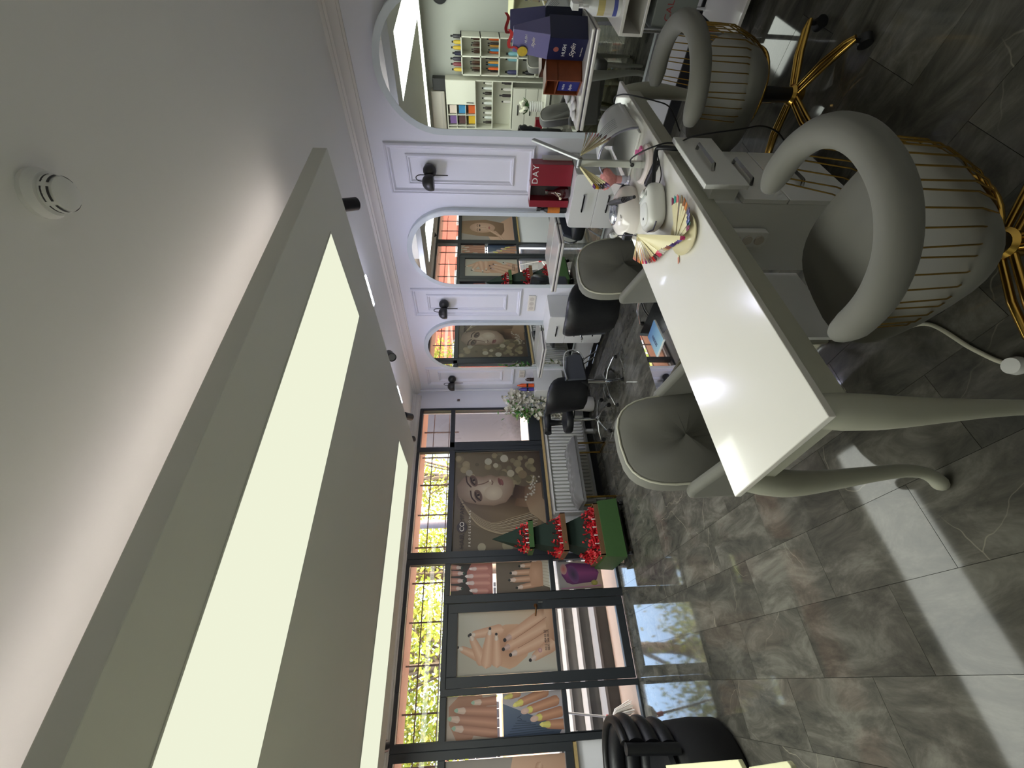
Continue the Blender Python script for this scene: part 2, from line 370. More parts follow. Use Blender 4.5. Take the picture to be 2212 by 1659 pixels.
sillm = mat('sill_oak_laminate', (176, 152, 104), .45, noise=.2, nscale=30)
MB().bx(1.24, 3.335, YW-.055, YW+.02, .728, .758).build('trim_20', sillm, kind='structure')
MB().bx(-2.14, -.495, YW-.055, YW+.02, .728, .758).build('trim_21', sillm, kind='structure')
# ---------------------------------------------------------------- ceiling lights
panm = light_mat('led_panel_diffuser', (232, 235, 210), .80)
def panel(x0, x1, y0, y1, label, watts):
    t = thing('light_panel', label, 'ceiling light', ((x0+x1)/2, (y0+y1)/2, ZI), group='long light panels in the hung ceiling')
    a, b = (x1-x0)/2, (y1-y0)/2
    MB().bx(-a, a, -b, b, -.004, -.0005).build('diffuser', panm, t)
    e = .006; fr = MB()
    for q in ((-a-e, a+e, -b-e, -b), (-a-e, a+e, b, b+e), (-a-e, -a, -b, b), (a, a+e, -b, b)): fr.bx(*q, -.004, -.0005)
    fr.build('edge', islm, t)
    ld = bpy.data.lights.new('panel_light', 'AREA'); ld.shape = 'RECTANGLE'; ld.size = x1-x0; ld.size_y = y1-y0; ld.energy = watts; ld.color = lin((250, 254, 247)); ld.spread = math.radians(180)
    lo = bpy.data.objects.new('panel_light', ld); COL.objects.link(lo); lo.parent = t; lo.location = (0, 0, -.006)
panel(-1.10, 1.94, 1.345, 1.945, 'long glowing ceiling panel nearest the smoke detector', 22)
panel(-1.10, 1.88, 3.505, 4.06, 'long glowing ceiling panel nearest the window wall', 22)
panel(-1.70, -1.106, 1.345, 4.06, 'glowing ceiling panel joining the two long ones, seen only in the mirrors', 22)
covem = light_mat('cove_led', (255, 244, 240), 8.5)
cv = thing('cove_light', 'warm white LED strip hidden on top of the hung ceiling edge', 'LED strip', (0, 0, 2.4485))
for q in ((-1.85, 2.05, 1.20, 1.212), (-1.85, 2.05, 4.18, 4.192), (2.10, 2.112, 1.65, 4.15)):
    MB().bx(*q, 0, .004).build('led_strip', covem, cv)
# track with spots and linear lamps
spotm = mat('spot_black', (22, 22, 24), .35); lensm = mat('spot_lens', (120, 122, 118), .15, coat=.5)
trk = mat('track_white', (200, 200, 198), .4)
linm = light_mat('linear_led', (220, 222, 255), 250)
def spot(loc, d, label):
    t = thing('track_spotlight', label, 'spotlight', loc, group='track spotlights')
    d = V3(*d).normalized(); M = d.to_track_quat('Z', 'Y').to_matrix()
    MB().cyl((0, 0, .0), (0, 0, -.045), .012, n=10).build('stem', spotm, t, smooth=50)
    c = V3(0, 0, -.085)
    MB().lathe([(.0, -.07), (.045, -.07), (.045, .065), (.041, .065), (.038, .052), (.0, .052)], 20, c, M=M).build('lamp_body', spotm, t, smooth=50)
    MB().lathe([(0, .053), (.038, .053)], 20, c, cap=False, M=M).build('lens', lensm, t)
def linear(loc, L, label):
    t = thing('linear_lamp', label, 'ceiling light', loc, group='bright linear track lamps')
    MB().bx(-.016, .016, -L/2, L/2, -.112, 0).build('lamp_body', trk, t)
    MB().bx(-.013, .013, -L/2+.005, L/2-.005, -.118, -.112).build('diffuser', linm, t)
spot((2.84, 1.73, ZC), (.75, .35, -.6), 'black track spotlight nearest the camera, seen from its side')
spot((2.80, 3.38, ZC), (-.75, -.5, -.42), 'track spotlight with its grey lens turned to the camera, between the bright lamps')
spot((2.80, 4.58, ZC), (.25, .65, -.35), 'black track spotlight past the farther bright lamp')
spot((2.62, 4.86, ZC), (.4, .7, -.5), 'black track spotlight closest to the window cornice')
spot((-.42, 5.02, ZC), (.1, .8, -.45), 'black spotlight over the far left window post')
spot((2.84, .36, ZC), (-.75, .5, -.42), 'track spotlight seen only as a reflection in the near mirror')
linear((2.66, 2.38, ZC), .32, 'bright linear ceiling lamp nearer the camera')
linear((2.64, 3.87, ZC), .32, 'bright linear ceiling lamp nearer the windows')
# smoke detector
sd = thing('smoke_detector', 'round white smoke detector on the bare ceiling', 'smoke detector', (.98, .585, ZC))
MB().lathe([(0, 0), (.055, 0), (.056, -.012), (.05, -.02), (.048, -.03), (.0, -.03)], 32).build('base', whitep, sd, smooth=40)
MB().lathe([(.040, -.03), (.042, -.042), (.036, -.058), (.02, -.062), (0, -.062)], 32).build('cap', whitep, sd, smooth=50)
sl = MB()
for k in range(6):
    for r, z in ((.0425, -.038), (.0405, -.050)):
        a = [2*PI*k/6+.12+i*(2*PI/6-.24)/6 for i in range(7)]
        sl.strip([(r*math.cos(q), r*math.sin(q), z) for q in a], [((r-.001)*math.cos(q), (r-.001)*math.sin(q), z-.005) for q in a])
sl.build('vent_slot', mat('slot_dark', (60, 58, 62), .6), sd, fix=False)
# ---------------------------------------------------------------- arched mirrors with shelves
def arch(w, z0, zs, n=20):
    """outline of an arch of half width w, from z0 up to spring line zs"""
    return [(-w, z0), (w, z0)]+[(w*math.cos(PI*i/n), zs+w*math.sin(PI*i/n)) for i in range(n+1)]
def mirror(yc, w, label, tilt=0, turn=0):
    t = thing('arched_mirror', label, 'mirror', (XR-.001, yc, 0), (0, math.radians(-tilt), math.radians(turn)), group='arched wall mirrors')
    zs = 2.34-w; z0 = .36
    MB().prism(arch(w, z0, zs), -.055, 0, 'x').build('backing_board', rimm, t)
    g = arch(w-.05, z0+.02, zs)
    MB().add([(-.059, y, z) for y, z in g], [tuple(range(len(g)-1, -1, -1))]).build('mirror_glass', mirm, t, fix=False)
    A, B = arch(w, z0, zs)[1:]+[(-w, z0)], arch(w-.05, z0, zs)[1:]+[(-w+.05, z0)]
    b = MB(); b.strip([(-.056, y, z) for y, z in A], [(-.056, y, z) for y, z in B]); b.strip([(-.061, y, z) for y, z in [(q[0]*.985, q[1]) for q in A]], [(-.061, y, z) for y, z in B])
    b.build('frosted_rim', rimm, t, fix=False)
    return t
mirror(1.115, .455, 'arched wall mirror nearest the camera, reflecting shelves', tilt=.9)
mirror(2.704, .461, 'middle arched wall mirror, reflecting the nail posters', tilt=.15, turn=1.2)
mirror(4.191, .438, 'arched wall mirror farthest from the camera, reflecting a face poster', tilt=.3, turn=4.2)
slotm = mat('slot_shadow', (70, 64, 80), .5)
def wall_shelf(yc, zt, label, L=.60):
    t = thing('wall_shelf', label, 'shelf', (3.295, yc, zt), group='white shelves under the mirrors')
    D = 3.605-3.295
    MB().bx(0, D, -L/2, L/2, -.022, 0).build('top_board', lacq, t, bevel=.008)
    MB().bx(0, D, -L/2, L/2, -.056, -.030).build('bottom_board', lacq, t, bevel=.008)
    MB().bx(.006, D, -L/2+.006, L/2-.006, -.030, -.022).build('slot', slotm, t)
    return t
wall_shelf(1.085, .885, 'white floating shelf carrying the navy box and wooden box')
wall_shelf(2.655, .868, 'empty white floating shelf under the middle mirror')
wall_shelf(4.165, .850, 'white floating shelf under the farthest mirror')
# ---------------------------------------------------------------- sconces
sconm = mat('sconce_black', (38, 38, 38), .4, noise=.1)
def sconce(y, label):
    t = thing('wall_sconce', label, 'wall lamp', (XR-.001, y, 2.03), group='black ball sconces')
    MB().ball((-.035, 0, 0), (.055, .058, .058)).build('back_ball', sconm, t, smooth=80)
    m = MB(); c = V3(-.125, .055, -.005); R = .07
    prof = [(R*math.cos(a), R*math.sin(a)) for a in [(-.45+i*(PI/2+.45)/10) for i in range(11)]]
    m.lathe([(.0, prof[0][1])]+prof, 20, c); m.build('shade', sconm, t, smooth=60)
    pts = [(-.105, .0, -.16), (-.105, 0, .07)]+[(-.105+.0*i, .028-.028*math.cos(PI*i/8), .07+.045*math.sin(PI*i/8)) for i in range(1, 9)]+[(-.115, .056, .05)]
    MB().tube(pts, .0045, 8).build('arm', sconm, t, smooth=60)
sconce(1.885, 'black ball sconce on the panel nearest the camera')
sconce(3.452, 'black ball sconce between the two farther mirrors')
sconce(4.93, 'black ball sconce by the far corner pipe')
# ---------------------------------------------------------------- drawer units on the mirror wall
handm = mat('dark_steel_handle', (92, 90, 96), .25, metal=1)
def handle_bar(parent, y, z, L, x=-.001, vert=False):
    b = MB(); r = .006
    b.bx(x-.028, x-.020, y-L/2, y+L/2, z-r, z+r)
    for s in (-1, 1): b.bx(x-.024, x, y+s*(L/2-.008)-.006, y+s*(L/2-.008)+.006, z-.004, z+.004)
    b.build('handle', handm, parent)
def cabinet(y0, y1, z0, z1, nd, label, xf=3.315, r=.03):
    t = thing('drawer_cabinet', label, 'cabinet', (xf, y0, z0), group='white drawer cabinets on the mirror wall'); w, h = y1-y0, z1-z0; D = XR-xf-.002
    MB().bx(.016, D, .004, w-.004, .004, h-.004).build('body', mela, t)
    fw_ = .006
    for k in range(nd):
        a, b_ = h*k/nd+(.0015 if k else 0), h*(k+1)/nd-(.0015 if k < nd-1 else 0)
        n = 5; P = [(0, a), (w, a), (w, b_), (0, b_)]
        out = []
        out += [(0, a)] if k else arc(r, a+r, r, PI, 1.5*PI, n)
        out += [(w, a)] if k else arc(w-r, a+r, r, 1.5*PI, 2*PI, n)
        out += [(w, b_)] if k < nd-1 else arc(w-r, b_-r, r, 0, PI/2, n)
        out += [(0, b_)] if k < nd-1 else arc(r, b_-r, r, PI/2, PI, n)
        d = MB().prism(out, -.002, .016, 'x').build('drawer', mela, t, bevel=.002, seg=1)
        handle_bar(d, w/2, (a+b_)/2+.01, .15)
    return t
cabinet(1.715, 2.20, .39, .816, 2, 'white two-drawer cabinet hung under the red gift box')
cabinet(3.335, 3.775, .165, .826, 3, 'white three-drawer cabinet standing between the two farther mirrors')
cabinet(4.78, 5.19, .43, .852, 2, 'white drawer cabinet at the far end, beside the flowers')
# red gift box with perfume bottle, spray bottle, small white box
redm = mat('red_card', (132, 22, 40), .4, noise=.05)
gb = thing('gift_box', 'open dark red gift box lettered DAY on the two-drawer cabinet', 'gift box', (3.50, 1.90, .818), .10)
MB().bx(-.06, .06, -.18, -.005, 0, .345).build('lid_panel', redm, gb, bevel=.002)
MB().bx(-.06, .06, .12, .18, 0, .345).build('side_panel', redm, gb, bevel=.002)
MB().bx(.045, .06, -.005, .12, 0, .345).build('back_panel', mat('grey_velvet_dark', (74, 66, 66), .8, noise=.3, nscale=80), gb)
MB().bx(-.055, .06, -.005, .12, .345, .349).build('top_panel', mat('pink_lining', (224, 208, 210), .5), gb)
text('lettering', 'DAY', .07, whitep, gb, frameM((-.0615, -.02, .29), (0, -1, 0), (0, 0, 1)), spacing=1.2)
rb = thing('perfume_bottle', 'dark red glass bottle standing inside the red gift box', 'bottle', (3.46, 1.955, .819))
MB().lathe([(0, 0), (.04, 0), (.052, .03), (.05, .08), (.03, .125), (.018, .14), (.018, .19), (0, .19)], 24).build('bottle_body', mat('red_glass', (58, 8, 16), .08, coat=1), rb, smooth=50)
MB().lathe([(.022, .19), (.024, .195), (.024, .212), (0, .212)], 20).build('cap', mat('silver_cap', (200, 196, 192), .2, metal=1), rb, smooth=40)
MB().tube([(-.03, -.02, .13), (-.045, .0, .10), (-.05, .02, .085)], .003, 6).ball((-.052, .026, .08), (.004, .012, .012)).build('ribbon_tag', mat('cream_tag', (226, 214, 180), .5), rb)
sp = thing('spray_bottle', 'black trigger spray bottle with orange label beside the red gift box', 'spray bottle', (3.48, 2.125, .818), .9)
MB().lathe([(0, 0), (.032, 0), (.034, .02), (.034, .17), (.018, .20), (0, .20)], 20).build('bottle_body', blackp, sp, smooth=50)
MB().lathe([(.0345, .06), (.0345, .17)], 20, cap=False).build('label_band', mat('orange_label', (196, 116, 42), .5, noise=.3, nscale=40), sp, smooth=50)
MB().cyl((0, 0, .20), (0, 0, .235), .014).bx(-.055, .02, -.014, .014, .235, .268).tube([(-.03, 0, .24), (-.045, 0, .215), (-.04, 0, .19)], .006, 6).build('trigger', blackp, sp)
MB().bx(-.03, .03, -.035, .035, 0, .25).cyl((0, 0, .25), (0, 0, .262), .02).build('white_carton', mat('pale_card', (214, 210, 204), .5), loc=(3.58, 1.745, .818), label='small pale carton behind the red gift box', cat='carton')
# sockets
def socket(y, z, n, label):
    t = thing('wall_socket', label, 'socket', (XR-.001, y, z), group='wall sockets')
    L = .075*n+.02
    MB().bx(-.012, 0, -L/2, L/2, -.045, .045).build('plate', mat('socket_cream', (228, 222, 210), .4), t, bevel=.006)
    for k in range(n):
        yy = (k-(n-1)/2)*.072
        M = Matrix.Rotation(-PI/2, 3, 'Y')
        MB().lathe([(.028, .012), (.027, .008), (.026, .006), (0, .006)], 20, (-.001, yy, 0), M=M).build('insert', mat('socket_inner', (206, 198, 186), .4), t, smooth=40)
        MB().cyl((-.0085, yy, .009), (-.0075, yy, .009), .004, n=8).cyl((-.0085, yy, -.009), (-.0075, yy, -.009), .004, n=8).build('hole', blackp, t)
socket(3.46, .995, 3, 'triple wall socket under the panel between the farther mirrors')
socket(4.86, 1.01, 2, 'wall socket at the far end behind the orange hair tool')
# bottles on the far cabinet
def hairtool(loc, rgb, label, h=.24):
    t = thing('hair_tool', label, 'bottle', loc)
    MB().lathe([(0, 0), (.026, 0), (.027, .03), (.026, h*.75), (.012, h*.9), (.008, h), (0, h)], 16).build('bottle_body', mat('tool_%d' % rgb[0], rgb, .35), t, smooth=50)
    MB().lathe([(.028, h*.35), (.028, h*.45)], 16, cap=False).build('label_band', blackp, t, smooth=50)
hairtool((3.44, 4.83, .854), (216, 84, 34), 'orange bottle on the far cabinet')
hairtool((3.42, 4.90, .854), (70, 66, 150), 'violet bottle beside the orange one', .22)
hairtool((3.52, 4.80, .854), (60, 40, 36), 'dark bottle behind the orange one', .12)
# ---------------------------------------------------------------- posters: flat prints on the glass
class Art:
    def __init__(s, w, h, bg): s.m = MB(); s.d = 0; s.w, s.h = w, h; s.rect(0, 0, w, h, bg)
    def nx(s): s.d -= .00005; return s.d
    def poly(s, pts, c):
        pts = [(min(max(u, 0), s.w), min(max(v, 0), s.h)) for u, v in pts]
        d = s.nx(); cols = [lin(q) for q in c] if isinstance(c[0], (tuple, list)) else [lin(c)]*len(pts)
        s.m.add([(u, d, v) for u, v in pts], [tuple(range(len(pts)))], cols)
    def rect(s, u0, v0, u1, v1, c): s.poly([(u0, v0), (u1, v0), (u1, v1), (u0, v1)], c)
    def fan(s, cen, ring, ci, co):
        cl = lambda p: (min(max(p[0], 0), s.w), min(max(p[1], 0), s.h))
        d = s.nx(); n = len(ring); r = [cl(p) for p in ring]; c = cl(cen)
        s.m.add([(c[0], d, c[1])]+[(u, d, v) for u, v in r], [(0, i+1, (i+1) % n+1) for i in range(n)], [lin(ci)]+[lin(co)]*n)
    def ell(s, cu, cv, ru, rv, ci, co=None, rot=0, n=20):
        co = co or ci; ca, sa = math.cos(rot), math.sin(rot)
        s.fan((cu, cv), [(cu+ru*math.cos(t)*ca-rv*math.sin(t)*sa, cv+ru*math.cos(t)*sa+rv*math.sin(t)*ca) for t in [2*PI*i/n for i in range(n)]], ci, co)
    def cap(s, p0, p1, r0, r1, ci, ce):
        """tapered finger: light along its middle, darker at the edges"""
        d = s.nx(); a, b = V3(p0[0], p0[1], 0), V3(p1[0], p1[1], 0); t = (b-a).normalized(); w = V3(-t.y, t.x, 0)
        ax = [(a-t*r0*.9, 0), (a-t*r0*.5, r0*.8)]+[(a.lerp(b, i/5), r0+(r1-r0)*i/5) for i in range(6)]+[(b+t*r1*.55, r1*.82), (b+t*r1, r1*.12)]
        vs, cs = [], []
        for p, r in ax:
            for k, cc in ((-1, ce), (0, ci), (1, ce)):
                q = p+w*r*k; vs.append((min(max(q.x, 0), s.w), d, min(max(q.y, 0), s.h))); cs.append(lin(cc))
        fs = []
        for i in range(len(ax)-1):
            for k in (0, 1): fs.append((i*3+k, i*3+k+1, i*3+k+4, i*3+k+3))
        s.m.add(vs, fs, cs)
    def stroke(s, pts, w, c):
        d = s.nx(); P = smoothpath([(u, v, 0) for u, v in pts], 5); A, B = [], []
        for i, p in enumerate(P):
            t = (P[min(i+1, len(P)-1)]-P[max(i-1, 0)]).normalized(); k = V3(-t.y, t.x, 0)*w/2
            f = lambda q: (min(max(q.x, 0), s.w), d, min(max(q.y, 0), s.h))
            A.append(f(p+k)); B.append(f(p-k))
        n = len(A); s.m.add(A+B, [(i, i+1, n+i+1, n+i) for i in range(n-1)], [lin(c)]*(2*n))
    def place(s, x, y, z, label, name='poster', group='posters stuck on the window glass'):
        t = thing(name, label, 'poster', (x, y, z), group=group)
        MB().bx(0, s.w, .0002, .0014, 0, s.h).build('sheet', mat('poster_paper', (206, 198, 186), .5), t)
        s.m.build('printed_image', printm, t, fix=False); return t
SK, SKD, SKL = (196, 142, 108), (140, 88, 62), (222, 178, 146)
PY = 5.2865
def pmap(x0, y0, k, ya, yb, xa, xb, w, h):
    """crop pixel -> poster (u, v): image y runs right to left, image x runs top to bottom"""
    return lambda cx, cy: ((ya-(y0+cy*k))/(ya-yb)*w, (xb-(x0+cx*k))/(xb-xa)*h)
# big salon poster
a = Art(1.32, 1.18, (112, 96, 74))
a.poly([(0, 0), (1.32, 0), (1.32, 1.18), (0, 1.18)], [(122, 108, 84), (72, 56, 44), (128, 112, 80), (98, 84, 66)])
rnd = random.Random(3)
for i in range(46):
    u, v, r = rnd.uniform(.75, 1.30), rnd.uniform(.1, 1.15), rnd.uniform(.025, .062)
    q = rnd.uniform(.75, 1.25); c = tuple(min(255, int(k*q)) for k in (142, 128, 92)); a.ell(u, v, r, r, c, tuple(int(k*.94) for k in c))
for u, v, r, c in ((1.18, .72, .05, (186, 178, 150)), (1.02, .98, .045, (168, 160, 136)), (1.22, .50, .055, (190, 182, 156)), (1.12, .62, .035, (182, 172, 140)), (1.0, .42, .05, (178, 168, 138)), (.98, .26, .06, (132, 112, 78)), (.06, .5, .07, (150, 140, 110)), (.05, .82, .05, (166, 156, 128)), (.1, .3, .06, (136, 124, 96))): a.ell(u, v, r, r, c)
a.poly([(.16, .14), (.32, .06), (.62, .02), (.70, .35), (.66, .72), (.78, 1.12), (.60, 1.16), (.36, 1.02), (.22, .72), (.13, .40)], [(92, 70, 44), (136, 112, 78), (70, 50, 34), (60, 42, 32), (86, 66, 48), (96, 78, 60), (110, 92, 72), (132, 116, 92), (110, 92, 68), (86, 66, 44)])
for i in range(26):
    t = i/25; c = [(176, 156, 120), (92, 70, 46), (140, 118, 86), (198, 182, 150), (70, 52, 36)][i % 5]
    a.stroke([(.72-.10*t, 1.12-.05*t), (.52-.18*t, .98-.1*t), (.34-.12*t, .70-.06*t), (.30-.10*t+.1*(1-t), .40), (.36-.10*t+.12*(1-t), .08+.05*t)], .016, c)
a.poly([(.55, .40), (.80, .30), (.86, .02), (.50, .02)], [(108, 78, 52), (84, 58, 42), (150, 118, 86), (170, 136, 100)])          # neck and shoulder
a.poly([(.30, .0), (.62, .0), (.74, .12), (.60, .24), (.46, .20)], [(186, 158, 120), (168, 138, 102), (140, 110, 80), (152, 120, 88), (176, 146, 110)])
a.fan((.78, .74), [(.70, 1.12), (.84, 1.14), (.955, 1.05), (.975, .93), (.96, .80), (.985, .69), (.955, .62), (.965, .55), (.955, .47), (.90, .40), (.82, .385), (.70, .42), (.60, .50), (.56, .66), (.58, .86), (.62, 1.02)], (204, 186, 158), (140, 112, 88))
a.ell(.73, .66, .10, .12, (206, 188, 160), (188, 168, 140))
for u, v in ((.70, .86), (.905, .92)):                                                       # smoky eyes
    a.ell(u, v, .085, .05, (44, 30, 28), (120, 92, 74), .35); a.ell(u, v-.004, .045, .018, (190, 172, 140), (90, 66, 54), .35); a.ell(u+.008, v-.002, .016, .016, (40, 28, 26))
    a.stroke([(u-.07, v-.035), (u-.02, v+.022), (u+.05, v+.04)], .012, (30, 20, 20)); a.stroke([(u-.09, v+.03), (u-.02, v+.085), (u+.07, v+.10)], .018, (70, 48, 40))
a.stroke([(.84, .90), (.865, .78), (.905, .70), (.88, .665), (.84, .68)], .014, (120, 88, 70)); a.ell(.90, .70, .02, .016, (222, 206, 180), (196, 172, 144))
a.ell(.885, .575, .055, .020, (108, 54, 52), (128, 76, 66), .25); a.ell(.875, .545, .048, .020, (146, 82, 74), (120, 66, 60), .25)
a.poly([(.66, .42), (.84, .37), (.80, .24), (.64, .26)], [(70, 50, 40), (62, 44, 36), (92, 68, 50), (110, 82, 60)])
for i in range(26):
    t = i/25; a.ell(.64+.30*t+rnd.uniform(-.015, .015), .20-.12*t+rnd.uniform(-.045, .045), .015, .015, (232, 226, 208), (150, 136, 112), n=10)
a.ell(.296, 1.064, .066, .066, (74, 64, 66))
big = a.place(1.303, PY, .80, 'large sepia salon poster of a woman with closed smoky eyes and pearls, lettered HAIR COMPANY')
dtx = mat('print_dark', (58, 50, 52), .5); ltx = mat('print_light', (226, 220, 208), .5)
for s_, u, m_ in (('HAIR', .038, dtx), ('CO', .243, ltx), ('MPANY', .352, dtx)): text('lettering', s_, .080, m_, big, frameM((u, -.012, 1.037), (1, 0, 0), (0, 0, 1)), spacing=1.0)
text('lettering', 'PROFESSIONAL', .036, ltx, big, frameM((.06, -.012, .955), (1, 0, 0), (0, 0, 1)), spacing=2.0)
# door poster with two hands
f = pmap(800, 1200, .2767, 1455, 1320, 988, 1200, .58, 1.052)
a = Art(.58, 1.052, (190, 184, 170)); a.poly([(0, 0), (.58, 0), (.58, 1.05), (0, 1.05)], [(196, 190, 176), (206, 170, 136), (192, 188, 174), (176, 170, 156)])
k = .00118*1.13
def fing(A, B, r0, r1, ci=SKL, ce=SK, nail=None):
    p, q = f(*A), f(*B); a.cap(p, q, r0*k, r1*k, ci, ce)
    if nail:
        d = V3(q[0]-p[0], q[1]-p[1], 0).normalized(); e = V3(*q, 0)+d*r1*k*.35; a.cap((e.x, e.y), (e.x+d.x*r1*k*.9, e.y+d.y*r1*k*.9), r1*k*.62, r1*k*.42, nail, tuple(int(x*.85) for x in nail))
        g = e+d*r1*k*1.3; a.ell(g.x, g.y, r1*k*.42, r1*k*.42, (44, 40, 46), n=10)
a.fan(f(1090, 700), [f(*q) for q in ((850, 790), (900, 640), (960, 575), (1060, 545), (1160, 545), (1230, 600), (1260, 700), (1220, 800), (1130, 870), (1080, 888), (980, 850), (880, 830))], (178, 122, 88), (206, 158, 122))
fing((1010, 585), (815, 612), 42, 28, nail=(232, 212, 196)); fing((880, 800), (720, 722), 40, 24, nail=(232, 212, 196)); fing((870, 810), (800, 655), 46, 27, nail=(232, 212, 196))
fing((905, 830), (930, 620), 46, 27, nail=(232, 212, 196)); fing((985, 830), (985, 665), 44, 26, nail=(232, 212, 196))
fing((1440, 450), (1100, 640), 66, 34, nail=(206, 170, 160)); fing((1450, 540), (1085, 715), 58, 32, nail=(206, 170, 160)); fing((1460, 640), (1140, 765), 60, 32, nail=(224, 198, 188)); fing((1470, 690), (1285, 805), 60, 30, nail=(224, 198, 188))
a.poly([f(1380, 420), f(1460, 412), f(1475, 700), f(1390, 650)], [(214, 172, 138), (198, 150, 116), (176, 124, 92), (200, 152, 118)])
for A, B in (((1395, 500), (1120, 668)), ((1410, 600), (1150, 735))): a.stroke([f(*A), f((A[0]+B[0])/2, (A[1]+B[1])/2+4), f(*B)], .004, (132, 82, 58))
u, v = f(1325, 760); a.ell(u, v, .02, .02, (196, 120, 130), (170, 110, 150)); a.ell(u, v, .013, .013, (214, 170, 150))
po = a.place(.074, PY-.007, .837, 'poster of two cupped hands with pale nails on the glass door')
for i, s_ in enumerate(('0212 424 22 22', '0532 266 06 23')):
    u, v = f(1372+i*22, 755); text('lettering', s_, .03, dtx, po, frameM((u-.01, -.006, v-.01), (1, 0, 0), (0, 0, 1)))
# four small nail posters
def finger_set(a, lst, ci, ce, nail, tip):
    for p0, p1, r in lst:
        a.cap(p0, p1, r, r*.8, ci, ce); d = (V3(*p1, 0)-V3(*p0, 0)).normalized()
        e = V3(*p1, 0)-d*r*.2; g = e+d*r*1.5
        a.cap((e.x, e.y), (g.x, g.y), r*.62, r*.45, nail, tuple(int(x*.88) for x in nail)); g2 = g+d*r*.1
        a.cap((g2.x, g2.y), (g2.x+d.x*r*.3, g2.y+d.y*r*.3), r*.44, r*.25, tip, tip)
a = Art(.338, .485, (54, 46, 44))
a.fan((.13, .05), [(0, 0), (.34, 0), (.34, .25), (.25, .30), (.12, .30), (0, .22)], (200, 130, 112), (170, 92, 80))
finger_set(a, [((.04, .08), (.045, .20), .036), ((.12, .06), (.125, .24), .038), ((.20, .06), (.20, .25), .038), ((.28, .08), (.28, .21), .034)], (216, 150, 130), (176, 100, 90), (232, 206, 200), (240, 226, 220))
finger_set(a, [((.08, .50), (.075, .40), .032), ((.16, .52), (.155, .385), .034), ((.24, .52), (.235, .385), .034), ((.31, .50), (.30, .405), .030)], (214, 150, 126), (170, 104, 88), (230, 204, 196), (40, 74, 62))
a.place(.833, PY, 1.495, 'poster of two hands with facing pink and green nails, upper one beside the tree top')
a = Art(.338, .625, (112, 98, 84))
a.poly([(.338, .0), (.338, .12), (.10, .16), (.04, .0)], [(214, 204, 186), (206, 196, 176), (190, 178, 158), (220, 212, 196)])
for i in range(8): a.stroke([(.06+.036*i, .0), (.10+.034*i, .14)], .004, (168, 156, 136))
finger_set(a, [((.09, .12), (.06, .34), .034), ((.15, .12), (.14, .42), .036), ((.22, .12), (.215, .40), .036), ((.30, .12), (.29, .30), .032), ((.33, .10), (.333, .16), .03)], (218, 172, 138), (170, 118, 86), (234, 206, 190), (44, 50, 50))
a.fan((.2, .16), [(.06, .08), (.32, .07), (.33, .2), (.2, .24), (.07, .22)], (206, 158, 124), (190, 140, 106))
a.place(.833, PY, .828, 'poster of one hand with dark-tipped nails and a knit cuff, below the pink nails poster')
a = Art(.343, .505, (196, 176, 160)); a.fan((.2, .34), [(0, .25), (.0, .40), (.12, .47), (.26, .48), (.343, .38), (.343, .15), (.24, .1)], (150, 96, 70), (186, 130, 100))
finger_set(a, [((.04, .0), (.085, .36), .045), ((.11, .0), (.16, .40), .046), ((.20, .0), (.225, .34), .044), ((.29, .0), (.285, .18), .040)], (206, 146, 116), (158, 100, 76), (232, 200, 182), (160, 196, 172))
a.place(-.430, PY, 1.482, 'poster of a folded hand with mint green nails, left of the door')
a = Art(.343, .60, (184, 176, 182)); a.poly([(0, .60), (.0, .05), (.06, .0), (.15, .30), (.26, .60)], [(58, 82, 118), (60, 76, 100), (84, 98, 118), (72, 90, 120), (96, 112, 138)])
for i in range(9): a.stroke([(.0+.02*i, .58-.02*i), (.02+.015*i, .10+.045*i)], .006, (44, 60, 86))
finger_set(a, [((.07, .0), (.075, .16), .042), ((.17, .02), (.135, .24), .044), ((.26, .06), (.20, .33), .044), ((.335, .16), (.26, .42), .042), ((.34, .44), (.32, .52), .036)], (212, 150, 108), (166, 104, 72), (236, 222, 96), (238, 226, 110))
for (u, v) in ((.125, .29), (.19, .38)): a.ell(u, v, .024, .042, (226, 190, 176), (214, 172, 156), .15)
a.place(-.430, PY, .822, 'poster of a hand with yellow nails and denim, left of the door')
# far left portrait, mostly outside the frame but seen in the middle mirror
a = Art(1.50, 1.138, (170, 160, 154))
a.poly([(.5, 0), (1.5, 0), (1.5, .5), (1.1, .62)], [(200, 150, 118), (206, 160, 130), (222, 178, 148), (214, 168, 136)])
a.poly([(.72, 1.14), (1.2, 1.14), (1.30, .8), (1.34, .3), (1.10, .2), (.80, .2), (.66, .6)], [(150, 112, 80), (176, 140, 100), (160, 120, 84), (136, 98, 66), (120, 84, 58), (128, 92, 64), (146, 108, 76)])
a.fan((.98, .68), [(.98+.2*math.cos(t), .68+.28*math.sin(t)) for t in [2*PI*i/20 for i in range(20)]], (224, 184, 156), (196, 150, 122))
for u in (.90, 1.07): a.ell(u, .74, .05, .016, (70, 50, 44)); a.stroke([(u-.06, .78), (u, .80), (u+.06, .78)], .012, (110, 76, 56))
a.stroke([(.99, .74), (.97, .62), (1.0, .60)], .010, (170, 122, 96)); a.ell(.985, .53, .055, .02, (180, 96, 92))
for i in range(4): a.cap((1.42-.04*i, .25+.02*i), (1.14-.03*i, .40+.055*i), .036, .026, (226, 184, 154), (190, 140, 110))
a.place(-2.075, PY, .842, 'portrait poster of a fair woman with a hand by her chin, far left window')
